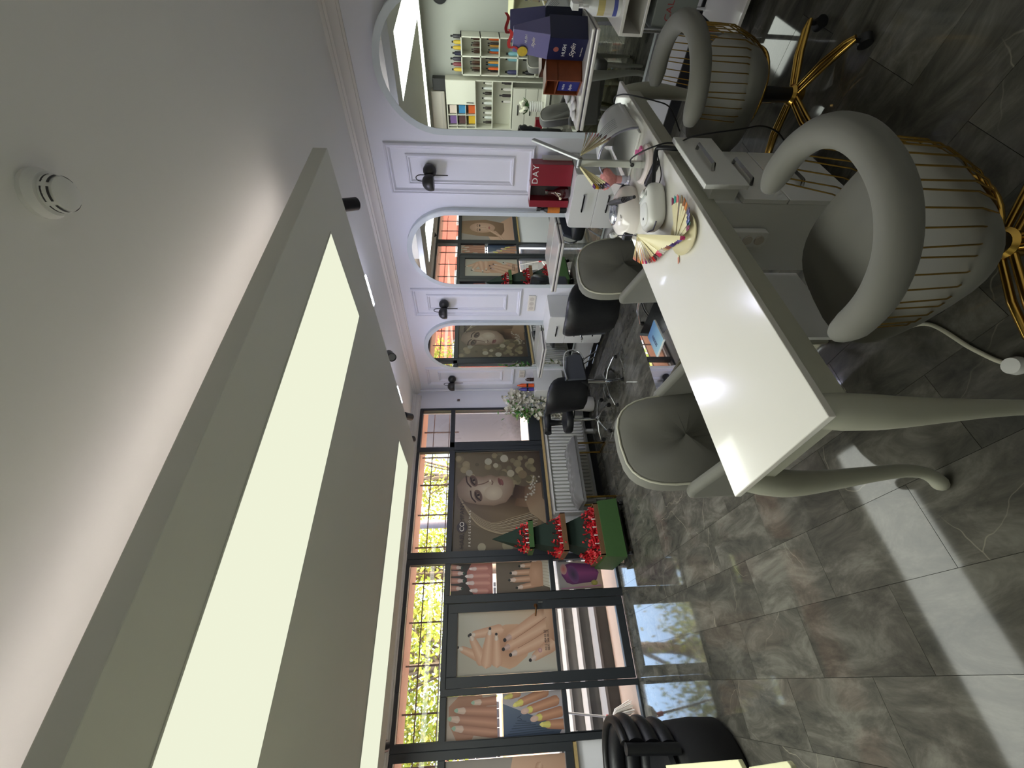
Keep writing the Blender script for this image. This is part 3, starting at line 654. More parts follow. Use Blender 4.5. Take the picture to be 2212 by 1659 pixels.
# purple cup print on the low pane beside the tree
a = Art(.30, .52, (150, 146, 150)); a.poly([(0, 0), (.30, 0), (.30, .52), (0, .52)], [(196, 164, 142), (190, 160, 140), (160, 156, 160), (158, 154, 158)])
a.cap((.17, .12), (.17, .36), .10, .12, (150, 60, 130), (96, 40, 100)); a.ell(.16, .34, .10, .06, (66, 60, 84), (120, 70, 130), .3); a.ell(.22, .45, .06, .04, (196, 80, 76), (190, 150, 150))
a.stroke([(.01, .5), (.02, .25), (.03, .02)], .012, (190, 120, 160)); a.ell(.06, .10, .03, .04, (190, 176, 60), (150, 140, 70))
a.place(.845, PY, .20, 'print of a purple drink cup on the low pane behind the tree')
# ---------------------------------------------------------------- manicure table
tb = thing('manicure_table', 'long white manicure table with curved grey-white legs', 'table', (.485, .825, 0), .0416)
MB().bx(0, 2.40, 0, .485, .738, .760).build('table_top', lacq, tb, bevel=.003)
MB().bx(.05, 2.36, .018, .036, .655, .738).bx(.05, 2.36, .449, .467, .655, .738).bx(.03, .048, .018, .467, .655, .738).build('apron', legm, tb)
def cabriole(x, y, dx, dy, name='leg'):
    d = V3(dx, dy, 0).normalized()
    pr_ = [(.0, .738, .046), (.012, .68, .05), (.026, .60, .047), (.028, .52, .041), (.018, .40, .033), (.004, .27, .026), (-.004, .16, .022), (.004, .09, .021), (.024, .045, .024), (.044, .02, .026), (.052, .006, .02)]
    P = [V3(x, y, z)+d*o for o, z, r in pr_]
    MB().tube(smoothpath(P, 3), [r for r in [pr_[min(i//3, 10)][2]*(1-(i % 3)/3)+pr_[min(i//3+1, 10)][2]*(i % 3)/3 for i in range(31)]], 14).build(name, legm, tb, smooth=70)
cabriole(.05, .05, -1, -1); cabriole(.05, .435, -1, 1); cabriole(2.33, .05, 1, -1); cabriole(2.33, .435, 1, 1)
MB().bx(.62, 1.045, .36, .376, .10, .738).build('modesty_panel', mela, tb)
# drawer pedestal under the table, its top drawer pulled out
pd = thing('drawer_pedestal', 'white drawer pedestal under the table with its top drawer ajar', 'cabinet', (1.53, .872, 0), .0416)
MB().bx(.0, .43, .02, .34, .03, .728).build('body', mela, pd)
def ped_drawer(z0, z1, yo, hz):
    d = MB().bx(-.002, .432, yo-.02, yo, z0, z1).build('drawer', mela, pd, bevel=.002, seg=1)
    if yo < -.005: MB().bx(.02, .41, yo, .02, z0+.02, z1-.05).build('drawer_box', mela, d)
    b = MB(); b.tube([(.11, yo-.02, hz), (.12, yo-.045, hz+.004), (.30, yo-.045, hz+.004), (.31, yo-.02, hz)], .0085, 4); b.build('handle', mat('steel_handle', (150, 150, 152), .22, metal=1), d, smooth=30)
ped_drawer(.545, .725, -.035, .655); ped_drawer(.35, .54, .0195, .465); ped_drawer(.04, .345, .0195, .24)
MB().bx(-.012, 0, .06, .10, .60, .66).build('lock', chrome, pd, bevel=.003)
ps = thing('power_strip', 'white four-way power strip on the pedestal side', 'power strip', (1.516, 1.03, .47), .0416)
MB().prism(rrect(-.036, .036, -.095, .095, .02), -.034, 0, 'x').build('housing', whitep, ps, bevel=.004)
for k in range(3):
    MB().lathe([(.021, 0), (.020, -.006), (0, -.006)], 18, (-.035, 0, -.058+k*.052), M=Matrix.Rotation(PI/2, 3, 'Y')).build('outlet', mat('socket_inner', (206, 198, 186), .4), ps, smooth=40)
    MB().cyl((-.0365, -.009, -.058+k*.052), (-.034, -.009, -.058+k*.052), .003, n=6).cyl((-.0365, .009, -.058+k*.052), (-.034, .009, -.058+k*.052), .003, n=6).build('hole', blackp, ps)
# ---------------------------------------------------------------- gold wire swivel chairs
def swivel_chair(label):
    t = thing('swivel_chair', label, 'chair', group='grey and gold swivel chairs at the manicure table')
    R = .265
    path = [(-.272, .055, .690), (-.278, -.02, .694), (-.260, -.10, .700), (-.205, -.175, .706), (-.11, -.228, .710), (0, -.245, .712)]
    path = path+[(-x, y, z) for x, y, z in path[-2::-1]]
    P = smoothpath(path, 5); n = len(P)
    rr = [.022+.019*min(1, min(i, n-1-i)/4)**.6 if min(i, n-1-i) < 4 else .041 for i in range(n)]
    MB().tube(P, rr, 16).build('padded_rail', velvet, t, smooth=80)
    # seat: rounded wedge
    def sp_(a):
        x = .245*math.copysign(abs(math.cos(a))**.62, math.cos(a)); y = (.275 if math.sin(a) > 0 else .20)*math.copysign(abs(math.sin(a))**.68, math.sin(a))-.005
        return x, y
    b = MB(); N = 36
    lay = [(.66, .362), (.80, .372), (.93, .41), (1.0, .455), (.995, .475), (.94, .497), (.7, .510), (.35, .515), (.0, .516)]
    for q, z in lay: pass
    vs = []; fs = []
    for q, z in lay:
        for k in range(N):
            x, y = sp_(2*PI*k/N); vs.append((x*q, y*q, z))
    for i in range(len(lay)-1):
        for k in range(N): fs.append((i*N+k, i*N+(k+1) % N, (i+1)*N+(k+1) % N, (i+1)*N+k))
    fs.append(tuple(range(N-1, -1, -1))); b.add(vs, fs); b.build('seat_cushion', velvet, t, smooth=60)
    # rods from rail to base ring
    ring = lambda a, r, z: (r*math.cos(a), r*math.sin(a)-.005, z)
    rod_n = 28
    for i in range(rod_n):
        s_ = i/(rod_n-1); p = P[int(round((.03+.94*s_)*(n-1)))]
        a = math.radians(160+220*s_)
        q = V3(*ring(a, .165, .352)); m_ = (p+q)/2; m_ = V3(m_.x*1.16, m_.y*1.16, m_.z-.03)
        pts = [p+V3(0, 0, -.02), p.lerp(m_, .5)*1.0+V3(0, 0, -.01), m_, m_.lerp(q, .6)+V3(m_.x, m_.y, 0)*.04, q]
        MB().tube(pts, .0023, 5, cap=False).build('wire_rod', gold, t, smooth=80)
    MB().tube([ring(2*PI*k/40, .165, .352) for k in range(40)], .009, 8, closed=True).build('base_ring', gold, t, smooth=80)
    MB().tube([ring(2*PI*k/40, .11, .345) for k in range(40)], .006, 6, closed=True).bx(-.16, .16, -.012, .012, .345, .353).bx(-.012, .012, -.16, .16, .345, .353).build('base_cross', gold, t)
    MB().lathe([(0, .10), (.03, .10), (.032, .12), (.032, .26), (.026, .265), (.026, .335), (.06, .342), (0, .342)], 20).build('gas_column', blackp, t, smooth=40)
    MB().tube([(.03, 0, .31), (.12, -.03, .30), (.19, -.05, .285)], .006, 6).build('height_lever', blackp, t, smooth=60)
    MB().lathe([(.0, .078), (.045, .078), (.045, .118), (.034, .13), (.0, .13)], 20).build('hub', gold, t, smooth=40)
    for k in range(5):
        a = 2*PI*k/5+.325; c, s_ = math.cos(a), math.sin(a); w = V3(-s_, c, 0)
        b = MB()
        for sg in (-1, 1):
            b.tube([V3(.03*c, .03*s_, .108)+w*.014*sg, V3(.17*c, .17*s_, .105)+w*.016*sg, V3(.27*c, .27*s_, .088)+w*.012*sg, V3(.305*c, .305*s_, .075)+w*.004*sg], [.010, .011, .011, .010], 8)
        lg = b.build('star_leg', gold, t, smooth=70)
        MB().cyl(V3(.295*c, .295*s_, .027)+w*.018, V3(.295*c, .295*s_, .027)-w*.018, .027, n=16).bx(.295*c-.008, .295*c+.008, .295*s_-.008, .295*s_+.008, .03, .075).build('caster', blackp, lg, smooth=40)
    return t
sa = swivel_chair('grey and gold swivel chair nearest the camera'); sa.location = (.945, .655, 0); sa.rotation_euler = (0, 0, -.15)
clone(sa, (2.205, .735, 0), .07, 'grey and gold swivel chair at the mirror end of the table')
# ---------------------------------------------------------------- grey upholstered armchairs on the far side
def armchair(label, loc, rot):
    t = thing('armchair', label, 'chair', loc, rot, group='grey armchairs behind the manicure table')
    # local: faces -Y, origin under the backrest front, centre
    def back(u, v):
        a = (u-.5)*2
        return a
    N = 28; ol = []
    for i in range(N):
        a = 2*PI*i/N; ol.append((.265*math.copysign(abs(math.cos(a))**.6, math.cos(a)), .60+.31*math.copysign(abs(math.sin(a))**.62, math.sin(a))+.0))
    lean = lambda z: (z-.4)*.16
    def slab(o, y, k): return [(x*k, y+lean(.60+(z-.60)*k)-abs(x)**2*.55, .60+(z-.60)*k) for x, z in o]
    vs = []; fs = []
    for y, k in ((.075, .90), (.07, .985), (.035, 1.0), (.012, .985), (.0, .93), (-.004, .6), (-.006, .0)): vs += slab(ol, y, k)
    for i in range(6):
        for k in range(N): fs.append((i*N+k, i*N+(k+1) % N, (i+1)*N+(k+1) % N, (i+1)*N+k))
    fs.append(tuple(range(N)))
    MB().add(vs, fs).build('backrest', velvet, t, smooth=60)
    MB().tube(slab(ol, .008, .975), .006, 6, closed=True).build('piping', mat('grey_velvet_piping', (168, 166, 150), .7), t, smooth=80)
    MB().bx(-.25, .25, -.46, .04, .34, .455).build('seat_cushion', velvet, t, bevel=.04, seg=4, smooth=60)
    for s_ in (-1, 1):
        MB().prism([(-.36, .40), (.06, .36), (.08, .66), (.02, .67), (-.20, .60), (-.36, .55)], s_*.25 if s_ > 0 else -.305, .305 if s_ > 0 else -.25, 'x').build('arm', velvet, t, bevel=.022, seg=3, smooth=60)
    for x in (-.21, .21):
        for y, k in ((-.42, 0), (.02, .05)):
            MB().tube([(x, y, .345), (x*1.05, y+k, .01), (x*1.05, y+k, 0)], [.022, .013, .010], 12).build('leg', legm, t, smooth=60)
    return t
armchair('grey armchair behind the table, at the mirror end', (2.34, 1.83, 0), -.12)
armchair('grey armchair behind the table, near its free end', (.95, 1.77, 0), .10)
# ---------------------------------------------------------------- things on the manicure table
TZ = .7605
def col_mesh(): return MB()
# nail dryer with slotted hood
nd_ = thing('nail_dryer', 'large white nail dryer with slotted arched hood at the mirror end of the table', 'nail dryer', (2.27, 1.075, TZ), .06)
def hood(u, v, e=0):
    x = u*.42; w = .145-.02*u; h = .185-.075*u**1.4; a = PI*(.02+.96*v); p = 1.0
    return (x, -w*math.copysign(abs(math.cos(a))**p, math.cos(a))+e*0, .012+(h-e)*abs(math.sin(a))**1.0)
MB().grid(lambda u, v: hood(u, v), 12, 18).build('hood', mat('pearl_plastic', (214, 216, 216), .25, coat=.3), nd_, smooth=70, solid=.008)
MB().bx(0, .43, -.12, .12, 0, .012).bx(.40, .43, -.10, .10, .012, .075).build('base', whitep, nd_, bevel=.003)
MB().tube([hood(0, i/18) for i in range(19)], .006, 6).build('hood_edge', mat('silver_trim', (150, 150, 166), .3, metal=.6), nd_, smooth=60)
for k in range(6):
    u = .16+.06*k
    MB().tube([V3(*hood(u, .16+.30*i/10))+V3(0, 0, .004) for i in range(11)], .0035, 5).build('slot', mat('slot_grey', (140, 140, 142), .4), nd_, smooth=60)
# LED desk lamp, swatch fans hang from its joint
lp = thing('desk_lamp', 'folding LED desk lamp with round base holding small pink things', 'desk lamp', (2.085, 1.02, TZ))
MB().lathe([(0, 0), (.088, 0), (.092, .01), (.088, .022), (.078, .026), (.0, .026)], 32).build('base', mat('pale_pink_plastic', (232, 220, 214), .25, coat=.3), lp, smooth=40)
MB().lathe([(.0, .0265), (.062, .0265), (.074, .034), (.076, .038), (.07, .034), (0, .03)], 32).build('tray_ring', glassm, lp, smooth=40)
MB().bx(-.008, .008, -.016, .016, .026, .345).build('stalk', mat('lamp_grey', (190, 192, 184), .35), lp, bevel=.003)
MB().cyl((0, -.022, .345), (0, .022, .345), .014, n=14).build('joint', mat('lamp_joint', (120, 122, 126), .3, metal=.7), lp, smooth=40)
MB().obx((.09, -.02, .455), (.285, .012, .024), Matrix.Rotation(-.86, 3, 'Y')).build('light_bar', mat('lamp_bar', (176, 178, 180), .3, metal=.3), lp, bevel=.003)
MB().cyl((-.012, 0, .075), (.0, 0, .075), .01, n=12).build('switch', blackp, lp, smooth=40)
MB().obx((.06, -.03, .040), (.05, .022, .012), .4).obx((.04, -.05, .039), (.04, .018, .01), 1.1).build('pink_eraser', mat('hot_pink', (236, 120, 172), .4), lp)
CREAM = (226, 216, 170)
def swatch(b, p, q, w, tipc, tl=.032, th=.0016):
    """one flat stick from p to q with a coloured nail end"""
    p, q = V3(*p), V3(*q); d = (q-p).normalized(); s_ = d.cross(V3(0, 0, 1)); s_ = s_.normalized()*w/2 if s_.length > 1e-4 else V3(w/2, 0, 0)
    n = s_.cross(d).normalized()*th
    e = q-d*tl
    b.color(CREAM); b.add([p-s_*.5, p+s_*.5, e+s_, e-s_, p-s_*.5+n, p+s_*.5+n, e+s_+n, e-s_+n], [(0,3,2,1),(4,5,6,7),(0,1,5,4),(1,2,6,5),(2,3,7,6),(3,0,4,7)])
    b.color(tipc); b.add([e-s_, e+s_, q-d*tl*.3+s_*.9, q+n*2, q-d*tl*.3-s_*.9, e-s_+n*1.5, e+s_+n*1.5, q-d*tl*.3+s_*.9+n*1.5, q+n*3, q-d*tl*.3-s_*.9+n*1.5], [(0,4,3,2,1), (5,6,7,8,9), (0,1,6,5), (1,2,7,6), (2,3,8,7), (3,4,9,8), (4,0,5,9)])
stickm = mat('swatch_plastic', attr=True, rough=.25)
def fan(name, label, pivot, dirs, L, w, cols, group='nail colour swatch fans'):
    t = thing(name, label, 'swatch fan', pivot, group=group)
    for i, d in enumerate(dirs):
        d = V3(*d); d = d.normalized()*(L if not isinstance(L, (list, tuple)) else L[i])
        b = MB(); swatch(b, V3(0, 0, .0018*(i % 3)), d+V3(0, 0, .0018*(i % 3)), w, cols[i % len(cols)]); b.build('swatch_stick', stickm, t)
    MB().tube([(.010*math.cos(2*PI*k/14), 0, .010*math.sin(2*PI*k/14)+.006) for k in range(14)], .0015, 5, closed=True).build('ring', chrome, t, smooth=60)
    return t
W1 = [(92, 20, 24), (112, 22, 30), (80, 16, 28), (40, 40, 46), (48, 46, 52), (196, 30, 32), (208, 44, 40), (150, 20, 30), (40, 22, 34), (100, 22, 40), (90, 18, 34)]
fan('swatch_fan', 'nail swatch fan with red and black tips hanging right of the desk lamp', (2.09, .985, 1.098), [(.10+.035*i, -.035-.001*i, -.155+.004*i) for i in range(11)][::-1], .20, .020, W1)
fan('swatch_fan', 'nail swatch fan with purple and yellow tips hanging left of the desk lamp', (2.075, 1.035, 1.096), [(-.10-.028*i, .03, -.12+.002*i) for i in range(9)], .185, .017, [(86, 40, 96), (60, 34, 70), (70, 60, 50), (40, 36, 34), (96, 84, 70), (150, 120, 60), (226, 176, 60), (236, 186, 60)])
# kabuki brush
kb = thing('powder_brush', 'pink round powder brush standing on its clear handle', 'brush', (2.265, 1.195, TZ))
MB().lathe([(0, 0), (.024, 0), (.026, .006), (.018, .014), (.022, .03), (.02, .046), (0, .046)], 20).build('handle', mat('crystal', (206, 206, 224), .08, coat=1), kb, smooth=40)
MB().lathe([(.020, .046), (.021, .076), (0, .076)], 20).build('ferrule', mat('rose_metal', (206, 150, 148), .4), kb, smooth=40)
MB().lathe([(.018, .076), (.03, .095), (.052, .118), (.058, .135), (.052, .152), (.03, .160), (0, .162)], 24).build('bristles', mat('pink_bristles', (206, 138, 134), .9, noise=.25, nscale=60, bump=.5), kb, smooth=70)
# black handpiece holder bar and e-file pen
MB().obx((1.955, 1.00, TZ+.013), (.030, .135, .026), -.28).build('hand_rest', mat('black_soft', (26, 24, 30), .5, noise=.1), bevel=.006, label='black padded bar lying beside the lamp base', cat='hand rest')
# chrome-topped UV lamp
uv = thing('uv_lamp', 'white domed UV nail lamp with chrome ring', 'nail lamp', (2.085, 1.285, TZ), -.2)
MB().ball((0, 0, .02), (.150, .115, .085), 32, 16, p=.85).build('shell', mat('pearl_white', (232, 226, 220), .16, coat=.6), uv, smooth=80)
MB().lathe([(.066, .092), (.07, .100), (.058, .108), (.05, .106)], 32, cap=False).build('chrome_ring', chrome, uv, smooth=60)
MB().lathe([(0, .1065), (.05, .1055)], 28, cap=False).build('display', mat('dark_display', (34, 34, 52), .1, coat=1), uv)
for k in range(4): MB().ball((-.024+.016*k, -.01, .107), .003, 8, 5).build('display_light', whitep, uv)
MB().obx((-.132, .03, .035), (.05, .05, .05), .3).obx((.12, -.05, .035), (.04, .05, .05), -.5).build('vent', blackp, uv, bevel=.008)
for k in range(4): MB().bx(-.10, -.055, -.055+.014*k, -.053+.014*k, .088-.004*k, .0905-.004*k).build('print_line', dtx, uv)
# drill control unit with dial
du = thing('nail_drill_unit', 'white nail drill control unit with a dial', 'nail drill', (1.755, 1.055, TZ), -.55)
MB().ball((0, 0, .040), (.105, .070, .045), 28, 14, p=.6).build('housing', mat('device_white', (228, 228, 222), .3, coat=.3), du, smooth=70)
MB().ball((-.03, 0, .079), (.055, .045, .010), 24, 8, p=.8).build('top_cover', whitep, du, smooth=70)
MB().obx((.062, 0, .075), (.055, .08, .012), Matrix.Rotation(.35, 3, 'Y')).build('control_plate', mat('plate_grey', (178, 182, 178), .35), du, bevel=.004)
MB().lathe([(.018, 0), (.017, .012), (0, .013)], 20, (.064, 0, .080), M=Matrix.Rotation(.35, 3, 'Y')).build('dial', whitep, du, smooth=40)
MB().tube([(-.09, -.055, .05), (-.115, -.02, .05), (-.10, .035, .055)], .0035, 6).build('cradle_wire', mat('grey_wire', (92, 90, 110), .4), du, smooth=60)
MB().bx(-.062, -.052, -.01, .0, .086, .089).build('indicator', blackp, du)
text('lettering', '0 5 10 15 20', .010, dtx, du, frameM((.088, -.036, .0755), (0, 1, 0), (-1, 0, .36)))
pen = thing('drill_handpiece', 'black nail drill handpiece resting across the UV lamp', 'drill pen', (0, 0, 0))
P0, P1 = V3(2.15, 1.275, .885), V3(1.83, 1.045, .865)
MB().tube([P0, P0.lerp(P1, .12), P0.lerp(P1, .2), P0.lerp(P1, .62)], [.004, .012, .015, .015], 14).build('grip', blackp, pen, smooth=50)
for k in range(6):
    c = P0.lerp(P1, .64+.045*k); d = (P1-P0).normalized()
    MB().tube([c, c+d*.008], .0135-.001*k, 12).build('strain_ring', blackp, pen, smooth=50)
MB().tube([P0.lerp(P1, .62), P0.lerp(P1, .95)], .008, 10).build('neck', blackp, pen, smooth=50)
# cables
cabm = mat('black_cable', (20, 20, 24), .45)
def cable(label, pts, r, m=cabm, name='cable'):
    return MB().tube(smoothpath(pts, 8), r, 8).build(name, m, smooth=70, label=label, cat='cable')
cable('thick black coiled cord looping over the table edge from the drill unit', [(1.83, .99, TZ+.04), (1.90, .93, TZ+.035), (1.945, .885, TZ+.03), (1.925, .865, TZ+.01), (1.91, .86, .70), (1.93, .85, .60)], .010)
cable('thin black wire from the desk lamp switch over the table edge', [(2.07, 1.02, TZ+.076), (2.02, .965, TZ+.11), (1.97, .90, TZ+.075), (1.955, .86, TZ), (1.945, .85, .70), (1.90, .80, .655), (1.93, .78, .45), (2.02, .80, .30), (2.1, .86, .15), (2.12, .95, .02)], .0035)
cable('thin black wire from the nail dryer hanging over the table edge', [(2.70, 1.03, TZ+.02), (2.74, .97, TZ+.05), (2.68, .925, TZ+.03), (2.60, .90, TZ-.01), (2.50, .885, .66), (2.40, .88, .60), (2.3, .95, .55)], .0035)
cable('thin black wire running across the table from the drill unit', [(1.80, 1.0, TZ+.03), (1.86, .955, TZ+.006), (1.935, .905, TZ+.02), (1.94, .87, TZ+.03)], .0025)
cable('white cord lying on the floor by the near chair base', [(1.02, 1.10, .008), (.96, 1.0, .008), (.80, .95, .008), (.70, .90, .008), (.66, .80, .008), (.56, .76, .008), (.50, .80, .008)], .007, mat('white_cable', (206, 204, 184), .4))
MB().lathe([(0, 0), (.026, 0), (.028, .01), (.024, .03), (0, .032)], 20).build('foot_switch', whitep, loc=(.69, .895, .0), smooth=40, label='round white switch on the white floor cord', cat='foot switch')
# cream tray, swatch fans lying on the table, loose nail stick, crystal pick
MB().lathe([(0, 0), (.075, 0), (.095, .006), (.10, .014), (.094, .012), (.072, .006), (0, .006)], 36, M=Matrix.Diagonal((1.1, .85, 1))).build('cream_tray', mat('cream_plastic', (226, 216, 172), .25, coat=.4), loc=(1.455, .985, TZ), rot=.5, smooth=50, label='cream oval tray on the table under the fanned swatches', cat='tray')
W2 = [(120, 30, 70), (60, 150, 140), (214, 110, 110), (120, 104, 70), (150, 90, 40), (200, 120, 50), (60, 50, 90), (24, 30, 96), (20, 44, 110), (30, 90, 80)]
fan('swatch_fan', 'flat nail swatch fan with blue and brown tips lying beside the drill unit', (1.475, 1.04, TZ+.016), [(.15-.026*i, -.085-.012*i, .0008*i) for i in range(11)], [.20-.006*i for i in range(11)], .018, W2[::1])
W3 = [(222, 150, 130), (206, 110, 100), (196, 96, 84), (232, 150, 90), (240, 190, 70), (236, 90, 100), (230, 60, 110), (120, 30, 120), (90, 20, 100), (60, 40, 40), (140, 24, 26), (190, 28, 30), (170, 20, 26), (60, 20, 20), (176, 30, 60), (196, 40, 80), (170, 160, 150), (150, 130, 100), (150, 110, 50), (120, 60, 50), (70, 60, 110), (50, 36, 90), (60, 24, 84), (90, 60, 110), (90, 80, 140), (140, 24, 70)]
piv = V3(1.645, 1.125, .875)
targ = [V3(1.80, 1.375, .785), V3(1.71, 1.335, .775), V3(1.645, 1.285, .772), V3(1.575, 1.215, .768), V3(1.53, 1.13, .768), V3(1.47, 1.05, .77), V3(1.395, .965, .785)]
dd = []
for i in range(34):
    s_ = i/33*(len(targ)-1); k = min(int(s_), len(targ)-2); dd.append(targ[k].lerp(targ[k+1], s_-k)-piv)
fan('swatch_fan', 'standing spread of nail swatches with red, pink and violet tips on the table edge', piv, dd, [d.length for d in dd], .017, [W3[int(i*len(W3)/34)] for i in range(34)])
ck = thing('crystal_pick', 'thin metal pick with a clear crystal top in the swatch bundle', 'pick', piv)
MB().tube([(0, 0, 0), (-.006, .0, .10)], .002, 6).build('shaft', mat('grey_wire', (92, 90, 110), .4), ck)
MB().lathe([(.004, .098), (.012, .112), (.014, .122), (.009, .132), (0, .133)], 8, (-.006, 0, 0)).build('crystal', mat('crystal_clear', (226, 228, 232), .03, coat=1, metal=.3), ck)
b = MB(); swatch(b, (0, 0, 0), (-.065, .04, 0), .010, (222, 150, 128), tl=.03); b.build('nail_swatch', stickm, loc=(1.465, 1.055, TZ+.002), label='single loose nail swatch with a coral tip lying on the table', cat='nail swatch')
# ---------------------------------------------------------------- black styling chairs at the mirrors
greyl = mat('grey_leather', (70, 73, 82), .45, noise=.1, nscale=40)
def styling_chair(label):
    t = thing('styling_chair', label, 'chair', group='black salon styling chairs')      # faces +X
    MB().bx(-.24, .27, -.25, .25, .40, .53).build('seat_cushion', leather, t, bevel=.045, seg=4, smooth=60)
    N = 28; ol = []
    for q in range(N):
        a = 2*PI*q/N; ol.append((.275*math.copysign(abs(math.cos(a))**.55, math.cos(a)), .64+.245*math.copysign(abs(math.sin(a))**.5, math.sin(a))))
    sl_ = lambda x, k: [(-.27-x-(.64+(z-.64)*k-.45)*.16+(abs(y*k)/.275)**2.2*.17, y*k, .64+(z-.64)*k) for y, z in ol]
    vs = []; fs = []
    for x, k in ((.085, .0), (.085, .55), (.08, .92), (.05, 1.0), (.02, .985), (.0, .92), (-.012, .5), (-.014, .0)): vs += sl_(x, k)
    for q in range(7):
        for k in range(N): fs.append((q*N+k, q*N+(k+1) % N, (q+1)*N+(k+1) % N, (q+1)*N+k))
    MB().add(vs, fs).build('backrest', leather, t, smooth=60)
    for s_ in (-1, 1):
        MB().prism([(-.20, .43), (.16, .43), (.20, .50), (.14, .62), (-.22, .68)], s_*.265-.018, s_*.265+.018, 'y').build('side_panel', greyl, t, bevel=.012, smooth=60)
        ch = MB(); ch.tube(smoothpath([(-.24, s_*.30, .66), (-.05, s_*.31, .67), (.14, s_*.31, .64), (.22, s_*.305, .56), (.20, s_*.30, .46), (.10, s_*.29, .42)], 5), .011, 8, upv=(0, 1, 0))
        ch.build('chrome_arm', chrome, t, smooth=70)
    MB().lathe([(0, .07), (.035, .07), (.04, .10), (.03, .16), (.03, .36), (.10, .40), (0, .40)], 20).build('column', chrome, t, smooth=50)
    for k in range(5):
        a = 2*PI*k/5+.3; c, s_ = math.cos(a), math.sin(a)
        lg = MB().tube([(.02*c, .02*s_, .11), (.15*c, .15*s_, .095), (.30*c, .30*s_, .035)], [.02, .016, .012], 8).build('star_leg', chrome, t, smooth=60)
        MB().lathe([(0, 0), (.02, 0), (.022, .012), (.014, .03), (0, .03)], 14, (.30*c, .30*s_, 0)).build('foot', blackp, lg, smooth=40)
    # T-shaped chrome footrest
    MB().tube([(.22, -.05, .42), (.34, -.05, .32), (.46, -.05, .16), (.50, -.05, .14)], .009, 8).tube([(.22, .05, .42), (.34, .05, .32), (.46, .05, .16), (.50, .05, .14)], .009, 8).tube([(.47, -.17, .15), (.47, .17, .15)], .010, 8).tube([(.40, -.15, .24), (.40, .15, .24)], .008, 8).build('footrest', chrome, t, smooth=60)
    return t
s1 = styling_chair('black styling chair facing the farthest mirror'); s1.location = (2.88, 3.98, 0); s1.rotation_euler = (0, 0, .10)
clone(s1, (2.86, 2.62, 0), .18, 'black styling chair facing the middle mirror, half hidden by the grey armchair')
# round stool with a small saddle back
st = thing('stool', 'black round rolling stool with a T-shaped back, beside the bench', 'stool', (2.70, 4.56, 0), -.35)
MB().lathe([(0, .46), (.165, .46), (.175, .475), (.175, .53), (.165, .545), (0, .55)], 28).build('seat', leather, st, smooth=45)
MB().tube([(0, .13, .46), (0, .20, .50), (0, .21, .60), (0, .20, .72)], [.03, .035, .035, .05], 10, flat=.6).build('back_stem', blackp, st, smooth=60)
MB().tube(smoothpath([(-.15, .13, .745), (-.08, .19, .735), (0, .205, .73), (.08, .19, .735), (.15, .13, .745)], 5), .033, 12, flat=1.4).build('back_pad', leather, st, smooth=70)
MB().lathe([(0, .09), (.03, .09), (.032, .13), (.02, .14), (.02, .30), (.014, .31), (.014, .46), (0, .46)], 16).build('gas_column', chrome, st, smooth=40)
MB().tube([(.02, 0, .42), (.16, -.04, .41)], .006, 6).build('lever', blackp, st)
for k in range(5):
    a = 2*PI*k/5+.2; c, s_ = math.cos(a), math.sin(a)
    lg = MB().tube([(.02*c, .02*s_, .11), (.16*c, .16*s_, .09), (.27*c, .27*s_, .06)], [.014, .012, .010], 8).build('star_leg', chrome, st, smooth=60)
    MB().cyl((.27*c-.014*s_, .27*s_+.014*c, .025), (.27*c+.014*s_, .27*s_-.014*c, .025), .025, n=14).build('caster', blackp, lg, smooth=40)
# tufted bench with gold legs
be = thing('bench', 'long grey tufted bench on gold legs in front of the radiator', 'bench', (2.14, 4.93, 0), 0)
tuft = mat('grey_tufted_velvet', (98, 97, 95), .7, noise=.12, nscale=14, sheen=.4)
def tf(u, v):
    x = (u-.5)*.88; y = (v-.5)*.36; e = min(1, 8*min(u, 1-u))**.5*min(1, 5*min(v, 1-v))**.5
    return (x, y, .41+.085*e+.012*math.sin(u*PI*11+(PI/2 if int(v*4) % 2 else 0))*math.cos(v*PI*4)*e)
MB().grid(tf, 66, 16).bx(-.435, .435, -.175, .175, .37, .415).build('tufted_cushion', tuft, be, smooth=60, bevel=0)
for x in (-.38, .34):
    for q in range(2):
        y = -.14+.28*q
        MB().bx(x-.009, x+.009, y-.009, y+.009, 0, .37).build('leg', gold, be)
    MB().bx(x-.009, x+.009, -.14, .14, 0, .016).bx(x-.009, x+.009, -.14, .14, .352, .37).build('leg_rail', gold, be)
# radiator
ra = thing('radiator', 'white ribbed panel radiator under the window sill', 'radiator', (2.40, 5.17, 0))
radm = mat('radiator_enamel', (206, 206, 202), .35)
MB().bx(-.69, .69, .012, .05, .14, .69).bx(-.69, .69, -.035, .09, .69, .705).build('panel', radm, ra, bevel=.004)
MB().bx(-.705, -.685, -.035, .09, .14, .70).bx(.685, .705, -.035, .09, .14, .70).build('side_cover', radm, ra)
rib0 = None
for k in range(27):
    x = -.655+k*.0503
    if rib0 is None: rib0 = MB().prism([(-.012, .17), (.012, .17), (.016, .19), (.016, .65), (.012, .67), (-.012, .67), (-.016, .65), (-.016, .19)], -.02, .014, 'y').build('rib', radm, ra, loc=(x, 0, 0), bevel=.004, seg=1)
    else: inst(rib0, 'rib', ra, (x, 0, 0))
for x in (-.5, .5): MB().bx(x-.02, x+.02, .03, .10, 0, .15).build('foot', radm, ra)
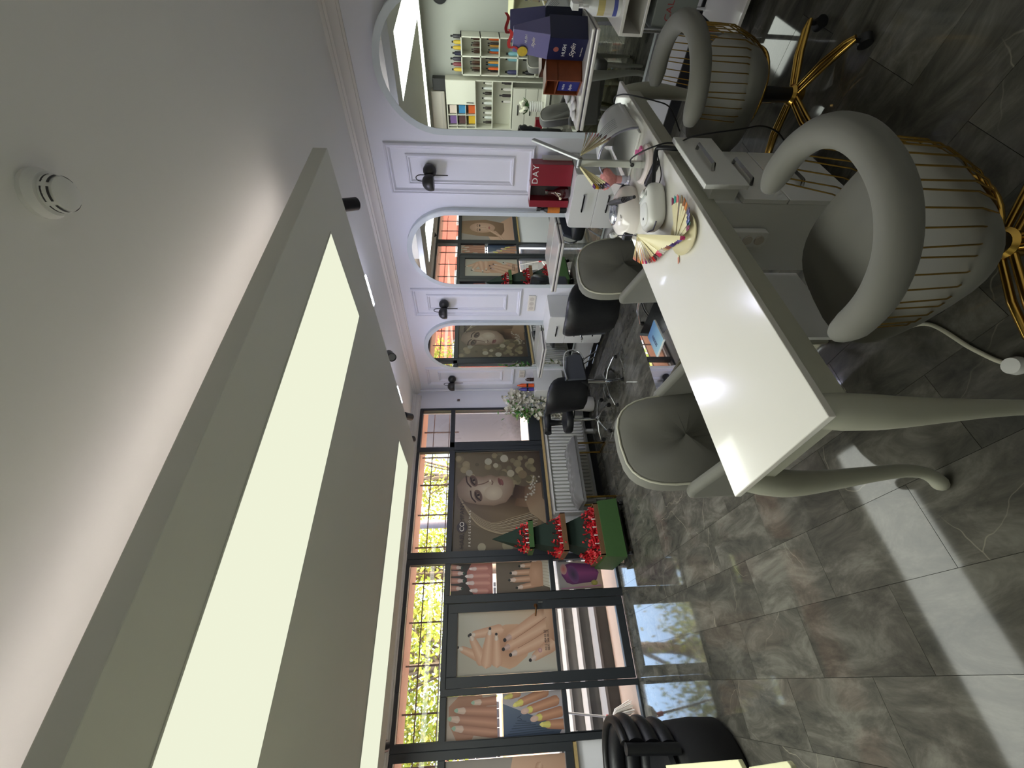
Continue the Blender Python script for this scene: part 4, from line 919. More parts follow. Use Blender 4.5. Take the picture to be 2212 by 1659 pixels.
# ---------------------------------------------------------------- tiered tree display
tr = thing('tree_display', 'green three-tier tree-shaped display with red tinsel trays on casters', 'display stand', (1.33, 4.87, 0))
grn = mat('dark_green_felt', (14, 36, 25), .85, noise=.15, nscale=30); grl = mat('light_green_board', (54, 86, 42), .55, noise=.05); wov = mat('woven_brown_edge', (104, 74, 46), .7, noise=.4, nscale=90)
tinsel = mat('red_tinsel', (190, 30, 40), .45, noise=.35, nscale=60)
def frust(b, w0, w1, z0, z1):
    a, c = w0/2, w1/2
    b.add([(-a,-a,z0),(a,-a,z0),(a,a,z0),(-a,a,z0),(-c,-c,z1),(c,-c,z1),(c,c,z1),(-c,c,z1)], [(0,3,2,1),(4,5,6,7),(0,1,5,4),(1,2,6,5),(2,3,7,6),(3,0,4,7)])
tiers = [(.56, .19, .30, .72, 'lower'), (.42, .17, .675, 1.06, 'middle'), (.31, .004, 1.04, 1.50, 'upper')]
rnd = random.Random(5)
for w0, w1, z0, z1, nm in tiers:
    b = MB(); frust(b, w0*.82, w1, z0+.02, z1); b.build('tier_cone', grn, tr)
    b = MB(); e = .012; h = w0/2; L = .055 if nm != 'lower' else .05
    for q in ((-h, h, -h, -h+e), (-h, h, h-e, h), (-h, -h+e, -h, h), (h-e, h, -h, h)): b.bx(*q, z0, z0+L)
    b.build('tray_edge', wov if nm != 'upper' else grl, tr)
    MB().bx(-h+e, h-e, -h+e, h-e, z0, z0+.02).build('tray_floor', grn, tr)
    for sd in range(4):
        R = Matrix.Rotation(sd*PI/2, 3, 'Z'); b = MB()
        for i in range(420 if nm != 'upper' else 260):
            u = rnd.uniform(-h*.72, h*.72); zz = z0+.03+abs(rnd.gauss(0, .055)); inn = (zz-z0-.03)*.5
            c = R@V3(u, -h+.03+inn+rnd.uniform(0, .02), zz)
            d = V3(rnd.gauss(0, 1), rnd.gauss(0, 1), rnd.gauss(.4, 1)).normalized(); s_ = d.orthogonal().normalized()*.010; l_ = rnd.uniform(.025, .055)
            b.add([c-s_, c+s_, c+s_+d*l_, c-s_+d*l_], [(0, 1, 2, 3)])
        b.build('red_tinsel', tinsel, tr, fix=False, kind='stuff')
        for i in range(4 if sd in (0, 3) else 2):
            u = -h*.55+h*1.1*i/3.5; c = R@V3(u, -h+.028, z0+.02)
            MB().cyl(c, c+V3(0, 0, .07), .006, n=8).build('lipstick', mat('pale_gold', (206, 186, 140), .35, metal=.4) if sd == 3 else whitep, tr)
b = MB(); frust(b, .635, .60, .085, .30); b.build('base_box', grl, tr)
for x in (-.27, .27):
    for y in (-.27, .27): MB().cyl((x-.012, y, .028), (x+.012, y, .028), .028, n=14).bx(x-.006, x+.006, y-.012, y+.012, .03, .086).build('caster', blackp, tr, smooth=40)
MB().bx(-.29, .29, -.29, .29, .06, .084).build('wheel_board', blackp, tr)
# ---------------------------------------------------------------- white blossom garland in the window corner
fl = thing('flower_garland', 'white blossom garland with green leaves in the window corner', 'flowers', (3.17, 5.06, 0))
MB().lathe([(.05, 0), (.10, .01), (.11, .06), (.085, .30), (.09, .34), (.08, .34), (.07, .30)], 20, (.02, -.10, 0)).build('vase', mat('pale_vase', (206, 204, 198), .4), fl, smooth=50)
rnd = random.Random(9)
blos, leafm = MB(), MB()
pth = smoothpath([(.02, -.10, .34), (.06, -.08, .60), (.16, -.05, .90), (.24, .0, 1.05), (.26, .02, 1.12), (.10, .0, 1.17), (.0, .0, 1.08), (-.02, 0, .85), (.0, -.01, .68), (-.05, -.02, .52), (-.10, -.02, .42)], 8)
MB().tube(pth, .012, 6).build('stem', mat('twig_green', (70, 80, 46), .7), fl, smooth=60)
cr_ = lambda q: tuple(v*q for v in lin((226, 222, 204)))
for i in range(620):
    p = pth[rnd.randrange(len(pth))]; c = p+V3(rnd.gauss(0, .05), rnd.gauss(0, .035), rnd.gauss(0, .055)); ax = V3(rnd.gauss(0, 1), rnd.gauss(-1, .6), rnd.gauss(.2, 1)).normalized(); u = ax.orthogonal().normalized(); w = ax.cross(u); r = rnd.uniform(.022, .036)
    blos.col = cr_(rnd.uniform(.75, 1.02))
    for k in range(5):
        a = 2*PI*k/5; d = u*math.cos(a)+w*math.sin(a); e = ax.cross(d)
        blos.add([c, c+d*r*.6+e*r*.45+ax*r*.25, c+d*r*1.1+ax*r*.45, c+d*r*.6-e*r*.45+ax*r*.25], [(0, 1, 2, 3)])
for i in range(170):
    c = V3(.0+rnd.gauss(-.06, .05), rnd.gauss(-.01, .03), rnd.gauss(1.02, .10)) if i < 120 else pth[rnd.randrange(len(pth))]+V3(rnd.gauss(0, .05), rnd.gauss(0, .03), rnd.gauss(0, .05))
    d = V3(rnd.gauss(0, 1), rnd.gauss(-.4, .6), rnd.gauss(0, 1)).normalized(); s_ = d.orthogonal().normalized()*.016
    leafm.col = lin((rnd.randint(60, 110), rnd.randint(110, 150), rnd.randint(40, 70))); leafm.add([c, c+d*.03+s_, c+d*.07, c+d*.03-s_], [(0, 1, 2, 3)])
petm = mat('petals', attr=True, rough=.7)
blos.build('blossoms', petm, fl, fix=False, kind='stuff'); leafm.build('leaves', petm, fl, fix=False, kind='stuff')
# ---------------------------------------------------------------- low mirrored table with magazine
lt = thing('mirrored_table', 'low mirrored box table behind the manicure table', 'coffee table', (1.785, 1.97, 0))
MB().bx(-.26, .27, -.27, .28, .02, .405).build('mirrored_body', mat('bronze_mirror', (170, 168, 140), .06, metal=1), lt)
MB().bx(-.265, .275, -.275, .285, .405, .42).build('glass_top', mat('silver_mirror', (222, 226, 232), .02, metal=1), lt)
MB().bx(-.22, .23, -.23, .24, 0, .02).build('plinth', blackp, lt)
mg = thing('magazine', 'blue and white brochure lying on the mirrored table', 'magazine', (1.84, 2.05, .4205), .15)
MB().bx(-.105, .105, -.075, .075, 0, .006).build('pages', whitep, mg)
b = MB(); b.add([(-.105, -.075, .0065), (.105, -.075, .0065), (.105, .075, .0065), (-.105, .075, .0065)], [(0, 1, 2, 3)], [lin((150, 206, 226)), lin((60, 130, 190)), lin((40, 110, 180)), lin((170, 216, 230))]); b.build('cover', printm, mg, fix=False)
text('lettering', 'SEREN', .036, mat('navy_ink', (40, 40, 80), .5), mg, frameM((-.06, .005, .0075), (1, 0, 0), (0, 1, 0)))
# ---------------------------------------------------------------- black tub chair at the left edge
tc = thing('tub_chair', 'black leather tub chair with rolled ribs at the left window', 'armchair', (-.60, 3.62, 0), .35)
MB().lathe([(0, .0), (.30, .0), (.335, .03), (.345, .20), (.335, .36), (.30, .40), (0, .41)], 40).build('drum_base', mat('matt_black', (12, 12, 14), .7, noise=.2), tc, smooth=50)
MB().lathe([(0, .40), (.25, .40), (.27, .43), (.25, .455), (0, .46)], 32).build('seat_cushion', leather, tc, smooth=50)
for k in range(3):
    z = .455+.105*k; r = .305+.016*k
    MB().tube([(r*math.cos(a), r*math.sin(a), z) for a in [math.radians(-65+310*i/40) for i in range(41)]], .058, 14, flat=1.0).build('rib_roll', leather, tc, smooth=75)
MB().tube([(.362*math.cos(a), .362*math.sin(a), .735) for a in [math.radians(-65+310*i/40) for i in range(41)]], .026, 12).build('top_rail', blackp, tc, smooth=75)
for a in (-70, 70+180-5):
    c = math.radians(a); MB().tube([(.33*math.cos(c), .33*math.sin(c), .40), (.36*math.cos(c), .36*math.sin(c), .74)], .034, 12).build('arm_post', leather, tc, smooth=70)
# cream counter corner at the bottom edge of the frame
rc = thing('reception_counter', 'cream stepped counter edge at the left of the camera', 'counter', (-.20, 1.25, 0), .0)
crm = mat('cream_counter', (216, 214, 172), .4, noise=.03)
MB().bx(-.95, -.55, -.30, .62, 0, .99).build('body', crm, rc)
MB().prism([(-.05, .59), (.024, .046), (.010, .035), (-.60, .03), (-.60, .60)], .99, 1.002, 'z').build('counter_top', crm, rc, bevel=.002)
MB().prism([(.012, .028), (.042, -.146), (.036, -.155), (-.60, -.17), (-.60, .028)], .978, .99, 'z').build('side_board', crm, rc, bevel=.002)
# ---------------------------------------------------------------- boxes on the shelf of the near mirror
SZ = .8855
navy = mat('navy_card', (22, 26, 62), .35, noise=.06)
nb = thing('gift_carton', 'navy blue carton lettered HUSH on the near shelf', 'carton', (3.465, .885, SZ), -.52)
MB().bx(-.085, .085, -.08, .08, 0, .25).build('box', navy, nb, bevel=.002, seg=1)
text('lettering', 'HUSH', .034, whitep, nb, frameM((-.0856, .05, .135), (0, -1, 0), (0, 0, 1)))
text('lettering', 'Stylin', .046, ltx, nb, frameM((-.0856, .055, .075), (0, -1, 0), (0, 0, 1)), shear=.5)
text('lettering', 'Hair Care Set', .012, ltx, nb, frameM((-.0856, .045, .025), (0, -1, 0), (0, 0, 1)))
MB().lathe([(0, 0), (.018, 0)], 18, (-.0857, 0, .20), cap=False, M=Matrix.Rotation(PI/2, 3, 'Y')).build('seal', mat('copper_seal', (150, 84, 74), .4), nb)
lav = mat('lavender_paper', (110, 106, 152), .45, noise=.05)
bag = thing('gift_bag', 'lavender paper bag with red ribbon and gold medal on the navy carton', 'gift bag', (3.46, .88, SZ+.2505), -.45)
b = MB(); b.add([(-.085, -.085, 0), (.06, -.085, 0), (.06, .085, 0), (-.085, .085, 0), (-.045, -.075, .235), (-.015, -.075, .235), (-.015, .075, .235), (-.045, .075, .235)], [(0,3,2,1),(4,5,6,7),(0,1,5,4),(1,2,6,5),(2,3,7,6),(3,0,4,7)])
b.build('paper_bag', lav, bag, bevel=.003)
text('lettering', 'HUSH', .022, whitep, bag, frameM((-.0625, .0, .145), (0, -1, 0), (.17, 0, 1)))
text('lettering', 'Stylin', .03, ltx, bag, frameM((-.071, .02, .095), (0, -1, 0), (.17, 0, 1)), shear=.5)
MB().lathe([(0, 0), (.032, 0), (.034, .004), (0, .005)], 24, (-.066, .05, .17), M=Matrix.Rotation(-PI/2, 3, 'Y')).build('medal', mat('gold_medal', (206, 178, 60), .35, noise=.2, nscale=60), bag, smooth=30)
b = MB(); A = smoothpath([(-.06, .055, .19), (-.055, .03, .225), (-.05, .05, .25), (-.04, .02, .262), (-.03, -.03, .245), (-.03, -.06, .262)], 5)
b.strip([p+V3(0, 0, .011) for p in A], [p-V3(0, 0, .011) for p in A]); b.build('ribbon', mat('red_ribbon', (196, 44, 40), .5), bag, solid=.001, fix=False)
wood = mat('reddish_wood', (122, 62, 32), .4, noise=.25, nscale=22)
wb = thing('wooden_box', 'small reddish wooden box with an open shelf side on the near shelf', 'wooden box', (3.45, 1.10, SZ), -.66)
e = .008; w = .075
b = MB(); b.bx(-w, w, -w, -w+e, 0, .25).bx(-w, w, w-e, w, 0, .25).bx(w-e, w, -w, w, 0, .25).bx(-w, w, -w, w, 0, e).bx(-w, w, -w, w, .25-e, .25).bx(-w, w, -w, w, .165, .165+e)
b.build('carcass', wood, wb)
cb = thing('small_carton', 'small blue lettered carton inside the wooden box', 'carton', (3.45, 1.10, SZ+.0085), -.66)
MB().bx(-.06, .05, -.055, .05, 0, .145).build('box', mat('royal_blue_card', (26, 34, 110), .35), cb)
text('lettering', 'HUSH', .022, whitep, cb, frameM((-.0606, .04, .10), (0, -1, 0), (0, 0, 1))); text('lettering', 'Stylin', .028, ltx, cb, frameM((-.0606, .045, .05), (0, -1, 0), (0, 0, 1)), shear=.5)
pl = MB()
for i in range(7): pl.ball((random.uniform(-.05, .05), random.uniform(-.05, .05), .012), (.04, .035, .015), 10, 6)
pl.build('folded_towel', mat('towel_white', (226, 224, 220), .9, noise=.05, bump=.3), loc=(3.45, 1.29, SZ), smooth=80, label='crumpled white cloth at the end of the near shelf', cat='cloth')
# ---------------------------------------------------------------- white trolley at the right edge
ct = thing('trolley', 'white open trolley at the far right beside the near mirror', 'trolley', (3.02, .12, 0))
MB().bx(0, .55, 0, .63, .765, .785).bx(0, .55, 0, .63, .645, .660).build('top_shelf', lacq, ct, bevel=.002)
MB().bx(.0, .55, .615, .63, .66, .765).bx(.53, .55, 0, .615, .66, .765).build('side_panel', lacq, ct)
MB().bx(.03, .55, .03, .60, .36, .60).build('grey_drawer', mat('grey_board', (120, 124, 120), .5), ct, bevel=.004)
MB().bx(0, .55, 0, .63, .08, .10).build('bottom_shelf', lacq, ct, bevel=.002)
for x in (.015, .535):
    for y in (.015, .60): MB().cyl((x, y, 0), (x, y, .65), .012, n=12).build('post', chrome, ct, smooth=40)
text('lettering', 'CALVIN', .05, mat('print_red', (140, 60, 60), .5), ct, frameM((.0290, .56, .50), (0, -1, 0), (0, 0, 1)))
MB().bx(-.03, .03, -.06, .06, 0, .085).build('card_box', mat('cream_card', (214, 212, 186), .5), loc=(3.08, .36, .6605), label='cream box lettered mai in the trolley slot', cat='box')
text('lettering', 'mai', .06, dtx, bpy.data.objects['card_box'], frameM((-.0306, .05, .025), (0, -1, 0), (0, 0, 1)))
sb = thing('spray_bottle', 'clear white spray bottle with yellow and blue label on the trolley', 'spray bottle', (3.12, .64, .7855))
MB().lathe([(0, 0), (.046, 0), (.05, .02), (.05, .15), (.02, .20), (.016, .22), (0, .22)], 24).build('bottle_body', mat('milky_plastic', (206, 208, 204), .25), sb, smooth=50)
b = MB(); A = [(.0506*math.cos(t), .0506*math.sin(t), .02) for t in [math.radians(130+120*i/10) for i in range(11)]]; z1_ = lambda P, z: [(x, y, z) for x, y, _ in P]
b.color((216, 196, 110)).strip(z1_(A, .095), z1_(A, .135)); b.color((226, 222, 210)).strip(z1_(A, .045), z1_(A, .095)); b.color((60, 76, 170)).strip(z1_(A, .022), z1_(A, .045)); b.build('label_band', printm, sb, fix=False)
MB().cyl((0, 0, .22), (0, 0, .25), .018).bx(-.07, .02, -.015, .015, .25, .285).tube([(-.03, 0, .25), (-.055, 0, .22), (-.05, 0, .19)], .007, 6).build('trigger', whitep, sb)
for i, (x, y, r, h, c, lb) in enumerate(((3.30, .60, .04, .20, (196, 190, 180), 'pale round tub behind the spray bottle on the trolley'), (3.38, .42, .035, .26, (120, 70, 80), 'dusky red bottle at the back of the trolley'), (3.10, .45, .03, .24, (206, 200, 196), 'white pump bottle at the front of the trolley'))):
    t = thing('bottle', lb, 'bottle', (x, y, .7855)); MB().lathe([(0, 0), (r, 0), (r*1.04, .02), (r, h*.75), (r*.45, h*.85), (r*.4, h*.9)], 20).build('bottle_body', mat('goods_%d' % i, c, .35), t, smooth=50); MB().lathe([(r*.5, h*.9), (r*.5, h), (0, h)], 16).build('cap', blackp if i else whitep, t, smooth=40)
b = MB(); rnd = random.Random(2)
b.grid(lambda u, v: ((u-.5)*.34, (v-.5)*.30, .02+.10*max(0, 1-((u-.5)**2+(v-.5)**2)*4)+.02*math.sin(u*17+v*9)+.015*math.sin(v*21-u*5)), 20, 20)
b.build('red_cloth', mat('red_cloth', (150, 24, 44), .7, noise=.3, nscale=12), loc=(3.24, .42, .1005), smooth=70, label='crumpled red cloth on the bottom shelf of the trolley', cat='cloth', solid=.003)
# ---------------------------------------------------------------- left wall furniture, seen in the near mirror
lw = mat('shelf_white', (222, 222, 208), .4)
sh = thing('cube_shelf', 'tall white cube shelf full of bottles, reflected in the near mirror', 'shelf', (XL+.002, 2.41, 0))
Dp = .30; b = MB()
for y in (0, .282, .566): b.bx(0, Dp, y, y+.018, 0, 1.73)
for k in range(6): b.bx(0, Dp, 0, .584, .0+.3424*k, .018+.3424*k)
b.build('carcass', lw, sh); MB().bx(.0, .006, 0, .584, 0, 1.73).build('back_panel', lw, sh)
def bottle(loc, rgb, r, h, label, group, cat='bottle', box=False):
    b = MB().color(rgb)
    if box: b.bx(-r, r, -r, r, 0, h)
    else:
        b.lathe([(0, 0), (r, 0), (r*1.02, h*.1), (r, h*.68), (r*.45, h*.8), (r*.42, h*.84)], 12)
        b.color((24, 22, 24)).lathe([(r*.5, h*.84), (r*.5, h), (0, h)], 10)
    return b.build('bottle' if not box else 'carton', prop, loc=loc, smooth=40, label=label, cat=cat, group=group)
rnd = random.Random(4)
for row, (z, cols, h, desc) in enumerate(((1.388, [(70, 44, 28), (54, 34, 24)], .17, 'amber brown'), (1.045, [(206, 92, 34), (40, 30, 28), (190, 140, 60), (60, 130, 170)], .22, 'orange and mixed'), (.703, [(60, 60, 96), (120, 170, 180)], .20, 'blue'), (.36, [(26, 26, 28)], .22, 'black'))):
    for cellc in range(2):
        y0 = 2.41+.03+.283*cellc; n = 5 if row < 2 else 2
        for i in range(n):
            bottle((XL+.18+.05*(i % 2), y0+.03+i*(.19/max(1, n-1)), z+.0005 if row < 4 else z), cols[(i+cellc) % len(cols)], .02 if row < 2 else .035, h*rnd.uniform(.85, 1.1), '%s bottle, %s in the %s cell of the cube shelf, %s side' % (desc, ('first', 'second', 'third', 'fourth', 'fifth')[i], ('top', 'second', 'third', 'fourth')[row], ('clock', 'cabinet')[cellc]), 'bottles on the cube shelf')
for i in range(7): bottle((XL+.16, 2.45+.083*i, 1.7315), [(50, 50, 54), (196, 170, 50), (190, 160, 40), (36, 36, 60), (40, 34, 50), (120, 50, 60), (200, 170, 60)][i], .03, rnd.uniform(.15, .2), 'bottle on top of the cube shelf, %s from the clock side' % ('first', 'second', 'third', 'fourth', 'fifth', 'sixth', 'seventh')[i], 'bottles on top of the cube shelf')
cbn = thing('tall_cabinet', 'tall white cabinet with small cubes and drawers, reflected in the near mirror', 'cabinet', (XL+.002, 3.085, 0))
b = MB(); Dc = .24
for y in (0, .845): b.bx(0, Dc, y, y+.018, 0, 2.05)
for z in (0, .76, 1.14, 1.475, 2.032): b.bx(0, Dc, .018, .845, z, z+.018)
b.bx(0, .006, 0, .863, 0, 2.05)
for y in (.41, .60, .80): b.bx(0, Dc, y, y+.01, 1.49, 2.04)
for z in (1.675, 1.855): b.bx(0, Dc, .41, .845, z, z+.01)
b.build('carcass', lw, cbn)
d = MB().bx(Dc, Dc+.018, .004, .41, 1.48, 2.046).build('door', lw, cbn); MB().bx(Dc+.018, Dc+.034, .37, .38, 1.52, 1.66).build('handle', handm, d)
for k in range(3):
    d = MB().bx(Dc, Dc+.06, .10, .86, .02+.245*k, .255+.245*k).build('drawer', lw, cbn); MB().bx(Dc+.06, Dc+.08, .38, .56, .15+.245*k, .165+.245*k).build('handle', handm, d)
i = 0
for z, y0, y1, n, cols, h in ((1.158, 3.13, 3.88, 9, [(214, 212, 204), (206, 210, 206), (40, 32, 26)], .18), (.778, 3.12, 3.5, 4, [(40, 30, 32), (206, 202, 196)], .22)):
    for k in range(n):
        bottle((XL+.14, y0+.03+(y1-y0-.06)*k/max(1, n-1), z+.0005), cols[k % len(cols)], .026, h*rnd.uniform(.8, 1.1), '%s bottle, %s on the %s shelf of the tall cabinet' % (('pale', 'white', 'dark')[k % 3] if n > 5 else ('dark', 'white')[k % 2], ('first', 'second', 'third', 'fourth', 'fifth', 'sixth', 'seventh', 'eighth', 'ninth')[k], 'upper open' if n > 5 else 'lower open'), 'bottles in the tall cabinet')
CC = [(206, 96, 44), (60, 130, 176), (216, 200, 190), (214, 176, 50), (90, 60, 60), (120, 90, 150)]
for a_, y in enumerate((3.60, 3.79)):
    for c_, z in enumerate((1.4935, 1.6855, 1.8655)):
        bottle((XL+.13, y, z), CC[(a_*3+c_) % 6], .07, .13, 'coloured carton in the %s small cube of the tall cabinet, %s column' % (('lowest', 'middle', 'top')[c_], ('door', 'outer')[a_]), 'cartons in the cabinet cubes', 'carton', True)
ac = thing('air_conditioner', 'white wall air conditioner above the tall cabinet', 'air conditioner', (XL+.002, 3.30, 2.08))
MB().bx(0, .20, 0, .85, 0, .26).build('body', mat('ac_white', (206, 200, 190), .4), ac, bevel=.02, seg=3); MB().bx(.19, .204, .02, .83, .02, .07).build('louvre', mat('ac_flap', (190, 184, 176), .4), ac)
MB().bx(.0, .16, 0, .20, 0, .24).build('loudspeaker', blackp, loc=(XL+.03, 3.09, 2.051), bevel=.006, label='black loudspeaker on top of the tall cabinet', cat='loudspeaker')
ck_ = thing('wall_clock', 'round dark wall clock high on the left wall', 'clock', (XL+.002, 1.92, 2.06))
Mx = Matrix.Rotation(PI/2, 3, 'Y')
MB().lathe([(0, 0), (.14, 0), (.14, .03), (.125, .03), (.125, .022), (0, .022)], 32, M=Mx).build('case', mat('clock_dark', (40, 40, 42), .3), ck_, smooth=30)
MB().bx(.024, .027, -.004, .004, -.01, .10).bx(.024, .027, -.07, .01, -.004, .004).build('hands', mat('clock_gold', (190, 190, 150), .4), ck_)
sd_ = thing('side_table', 'low white side table by the left wall', 'side table', (-1.45, 3.25, 0))
MB().bx(-.25, .25, -.42, .42, .22, .25).build('table_top', lw, sd_)
for x in (-.22, .22):
    for y in (-.39, .39): MB().bx(x-.02, x+.02, y-.02, y+.02, 0, .22).build('leg', lw, sd_)
vs_ = thing('vase', 'white ribbed vase of white flowers on the low side table', 'vase', (-1.40, 3.22, .2505))
MB().lathe([(0, 0), (.07, 0)]+[(.075+.012*(k % 2), .02+.02*k) for k in range(12)]+[(.05, .27)], 20).build('ribbed_body', whitep, vs_, smooth=50)
b = MB(); lf = MB()
for k in range(9):
    a = 2*PI*k/9; b.ball((.08*math.cos(a), .08*math.sin(a), .34+.03*(k % 3)), (.035, .035, .045), 10, 6); lf.add([(0, 0, .26), (.09*math.cos(a+.4), .09*math.sin(a+.4), .30), (.14*math.cos(a+.2), .14*math.sin(a+.2), .38), (.05*math.cos(a), .05*math.sin(a), .33)], [(0, 1, 2, 3)])
b.build('blossoms', mat('blossom_white', (226, 226, 206), .7), vs_, smooth=70, kind='stuff'); lf.build('leaves', mat('leaf_green', (60, 96, 48), .6), vs_, fix=False, kind='stuff')
MB().bx(-.06, .06, -.10, .10, 0, .13).build('red_box', redm, loc=(-1.36, 3.50, .2505), label='dark red box beside the ribbed vase', cat='box')
# ---------------------------------------------------------------- outside: paving, steps, grille, trees, houses
pav = mat('outdoor_paving', (150, 128, 112), .8, noise=.15, nscale=3)
MB().bx(-14, 16, YW+.02, 22, -.14, -.012).build('ground', pav, kind='structure', label='beige paving outside the door', cat='paving')
stn = mat('dark_step_stone', (70, 67, 64), .7, noise=.2, nscale=6); nos = mat('step_nosing', (112, 108, 106), .6, noise=.1)
sx = thing('outdoor_steps', 'grey stone steps rising outside the glass door', 'steps', (0, 6.15, 0))
for k in range(4):
    s_ = MB().bx(-1.6, 1.6, .34*k, .34*(k+1) if k < 3 else 2.2, -.012, .16*(k+1)-.03).build('step', stn, sx)
    MB().bx(-1.6, 1.6, .34*k-.02, .34*(k+1)-.02 if k < 3 else 2.2, .16*(k+1)-.03, .16*(k+1)).build('tread', nos, s_)
MB().bx(1.6, 8.0, 6.6, 6.85, -.012, .9).build('garden_wall', mat('rough_stone', (170, 160, 148), .85, noise=.25, nscale=5), label='low stone wall outside the wide window', cat='wall')
# sloping grey awning seen through the narrow window
aw = thing('awning', 'grey fabric awning outside the narrow corner window', 'awning', (3.9, 6.6, 0))
b = MB(); b.grid(lambda u, v: (-.55+1.9*u, .3*math.sin(u*9)*.12+.9*v*0, 3.6-1.0*u*0-2.9*v+.55*u*v), 24, 10); b.build('fabric', mat('mauve_grey_fabric', (62, 56, 59), .9, noise=.12, nscale=4), aw, smooth=70, solid=.01)
MB().cyl((-.56, 0, 0), (-.56, 0, 3.7), .03, n=10).cyl((1.36, 0, 0), (1.36, 0, 3.7), .03, n=10).build('post', framem, aw)
# iron grille across the transoms
iron = mat('iron_grille', (120, 96, 92), .6)
gr_ = thing('window_grille', 'thin iron grille outside the upper windows', 'grille', (0, 5.62, 0))
for x in [-1.9+.42*k for k in range(13)]: MB().bx(x-.008, x+.008, -.008, .008, 1.95, 2.75).build('bar', iron, gr_)
for z in (2.10, 2.33, 2.60): MB().bx(-2.1, 3.5, -.006, .006, z-.006, z+.006).build('rail', iron, gr_)
for x in (-2.1, 3.5): MB().bx(x-.02, x+.02, -.34, .01, 1.93, 1.97).bx(x-.02, x+.02, -.34, .01, 2.70, 2.74).build('bracket', iron, gr_)
pole = MB().cyl((2.25, 7.2, -.01), (2.25, 7.2, 5.5), .07, n=14).build('street_post', mat('post_grey', (120, 108, 108), .6), smooth=40, label='grey street post outside the wide window', cat='post')
# terracotta eaves board just above the windows
MB().bx(-2.4, 3.8, YW+.14, YW+.60, 2.47, 2.53).build('trim_22', mat('terracotta_board', (196, 150, 128), .7), kind='structure')
bark = mat('bark', (116, 98, 84), .9, noise=.3, nscale=12)
def leaf_material():
    m = bpy.data.materials.new('tree_leaves'); m.use_nodes = True; n, l = m.node_tree.nodes, m.node_tree.links; p = n['Principled BSDF']
    a = n.new('ShaderNodeVertexColor'); a.layer_name = 'Col'; l.new(a.outputs[0], p.inputs['Base Color']); p.inputs['Roughness'].default_value = .6
    t = n.new('ShaderNodeBsdfTranslucent'); l.new(a.outputs[0], t.inputs[0]); mx = n.new('ShaderNodeMixShader'); mx.inputs[0].default_value = .45
    l.new(p.outputs[0], mx.inputs[1]); l.new(t.outputs[0], mx.inputs[2]); l.new(mx.outputs[0], n['Material Output'].inputs[0]); return m
leafmat = leaf_material()
def tree(loc, h, rx, ry, rz, n, seed, label, zc):
    r = random.Random(seed); t = thing('street_tree', label, 'tree', loc, group='trees outside the windows')
    tk = MB(); tk.tube(smoothpath([(0, 0, -.01), (.05, .02, h*.4), (-.06, .05, h*.75), (.03, 0, h)], 4), [.13-.008*i for i in range(13)], 10)
    tk.build('trunk', bark, t, smooth=60)
    bl = MB(); cl = []
    for i in range(14):
        a = r.uniform(0, 2*PI); q = V3(rx*.75*math.cos(a)*r.uniform(.4, 1), ry*.75*math.sin(a)*r.uniform(.4, 1), zc+rz*r.uniform(-.8, .8)); cl.append(q)
        s0 = V3(0, 0, h*r.uniform(.35, .8)); bl.tube([s0, s0.lerp(q, .5)+V3(0, 0, .15), q], [.04, .028, .012], 6)
    bl.build('branches', bark, t, smooth=60)
    b = MB()
    for i in range(n):
        c = r.choice(cl)+V3(r.gauss(0, rx*.28), r.gauss(0, ry*.28), r.gauss(0, rz*.30)); d = V3(r.gauss(0, 1), r.gauss(0, 1), r.gauss(-.3, 1)).normalized(); s_ = d.orthogonal().normalized(); s_ = Matrix.Rotation(r.uniform(0, PI), 3, d)@s_
        L = r.uniform(.07, .13); w_ = L*.26; q = r.uniform(.7, 1.25); b.col = tuple(k*q for k in lin((160, 172, 66) if r.random() < .7 else (190, 180, 84)))
        b.add([c, c+d*L*.5+s_*w_, c+d*L, c+d*L*.5-s_*w_], [(0, 1, 2, 3)])
    b.build('foliage', leafmat, t, fix=False, kind='stuff')
tree((.35, 9.0, 0), 3.6, 1.25, .9, 1.3, 7000, 1, 'leafy street tree straight outside the glass door', 3.3)
tree((-1.55, 9.6, 0), 3.8, 1.3, .9, 1.3, 6000, 2, 'leafy street tree left of the door, outside', 3.3)
tree((2.0, 9.8, 0), 3.8, 1.2, .9, 1.2, 5200, 3, 'leafy street tree outside, right of the door', 3.4)
tree((4.6, 10.6, 0), 4.0, 1.3, .9, 1.3, 5200, 4, 'leafy street tree outside, behind the street post', 3.8)
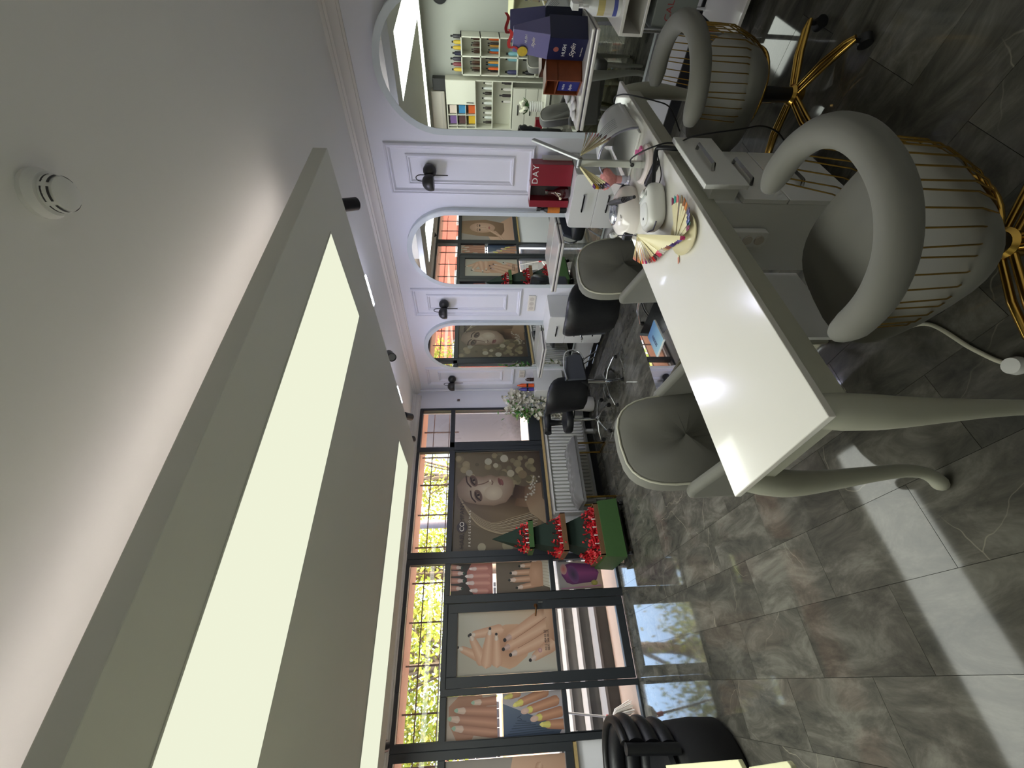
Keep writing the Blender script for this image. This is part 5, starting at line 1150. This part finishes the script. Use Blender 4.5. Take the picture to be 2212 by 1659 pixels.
# houses
def house(name, label, x0, x1, y, h, wallc, nwx, nwz, wcol):
    t = thing(name, label, 'building', ((x0+x1)/2, y, 0)); a = (x1-x0)/2
    MB().bx(-a, a, 0, 3, -.012, h).build('wall', wallc, t); MB().bx(-a-.2, a+.2, -.25, 3.2, h, h+.18).build('roof_edge', mat('roof_edge', (120, 100, 90), .8), t)
    for i in range(nwx):
        for j in range(nwz):
            x = -a+(i+.5)*2*a/nwx; z = 1.2+j*2.3
            f_ = MB().bx(x-.75, x+.75, -.06, .02, z-.05, z+1.45).build('window', wcol, t); MB().bx(x-.68, x+.68, -.075, -.06, z+.02, z+1.38).build('pane', mat('dark_pane', (60, 62, 70), .15), f_)
            for g_ in range(7): MB().bx(x-.68+.2*g_, x-.665+.2*g_, -.14, -.125, z, z+1.4).build('window_bar', wcol, f_)
            for g_ in range(3): MB().bx(x-.72, x+.72, -.13, -.12, z+.1+.55*g_, z+.115+.55*g_).build('window_bar', wcol, f_)
brick = mat('red_render', (168, 84, 64), .85, noise=.15, nscale=3); stuc = mat('beige_stucco', (222, 200, 168), .85, noise=.1, nscale=2); wfr = mat('white_window_frame', (226, 224, 216), .5)
house('brick_house', 'red house with white barred windows, seen reflected in the mirrors', -13.5, -3.2, 11.5, 7.0, brick, 4, 3, wfr)
house('stucco_house', 'beige house across the street behind the trees', -2.6, 9.5, 14.5, 2.6, stuc, 4, 1, wfr)
# mop and folding chair outside the low left pane
mp = thing('mop', 'white string mop with a red collar leaning outside the low left pane', 'mop', (-.30, 5.62, 0))
MB().cyl((-.05, 0, .30), (.06, .10, 1.15), .011, n=10).build('handle', mat('mop_handle', (186, 182, 176), .5), mp, smooth=40)
MB().cyl((-.062, -.01, .24), (-.05, 0, .31), .022, n=12).build('collar', mat('red_plastic', (176, 30, 36), .4), mp, smooth=40)
b = MB(); r = random.Random(8)
for i in range(60):
    a = r.uniform(0, 2*PI); q = r.uniform(.05, .16); b.tube([(-.06, -.01, .25), (-.06+q*.5*math.cos(a), -.01+q*.5*math.sin(a), .2), (-.06+q*math.cos(a), -.01+q*math.sin(a), .02)], .006, 4)
b.build('mop_strings', mat('mop_cotton', (206, 200, 192), .9), mp, kind='stuff')
bn = thing('outdoor_bin', 'grey bin outside the low left pane behind the mop', 'bin', (-.72, 5.84, 0)); MB().lathe([(0, 0), (.20, 0), (.24, .55), (.25, .56), (.25, .60), (0, .62)], 20).build('bin_body', mat('grey_bin', (110, 108, 104), .6), bn, smooth=40)
MB().lathe([(0, .60), (.26, .60), (.24, .66), (0, .70)], 20).build('bin_lid', mat('bin_lid', (84, 82, 82), .6), bn, smooth=40)
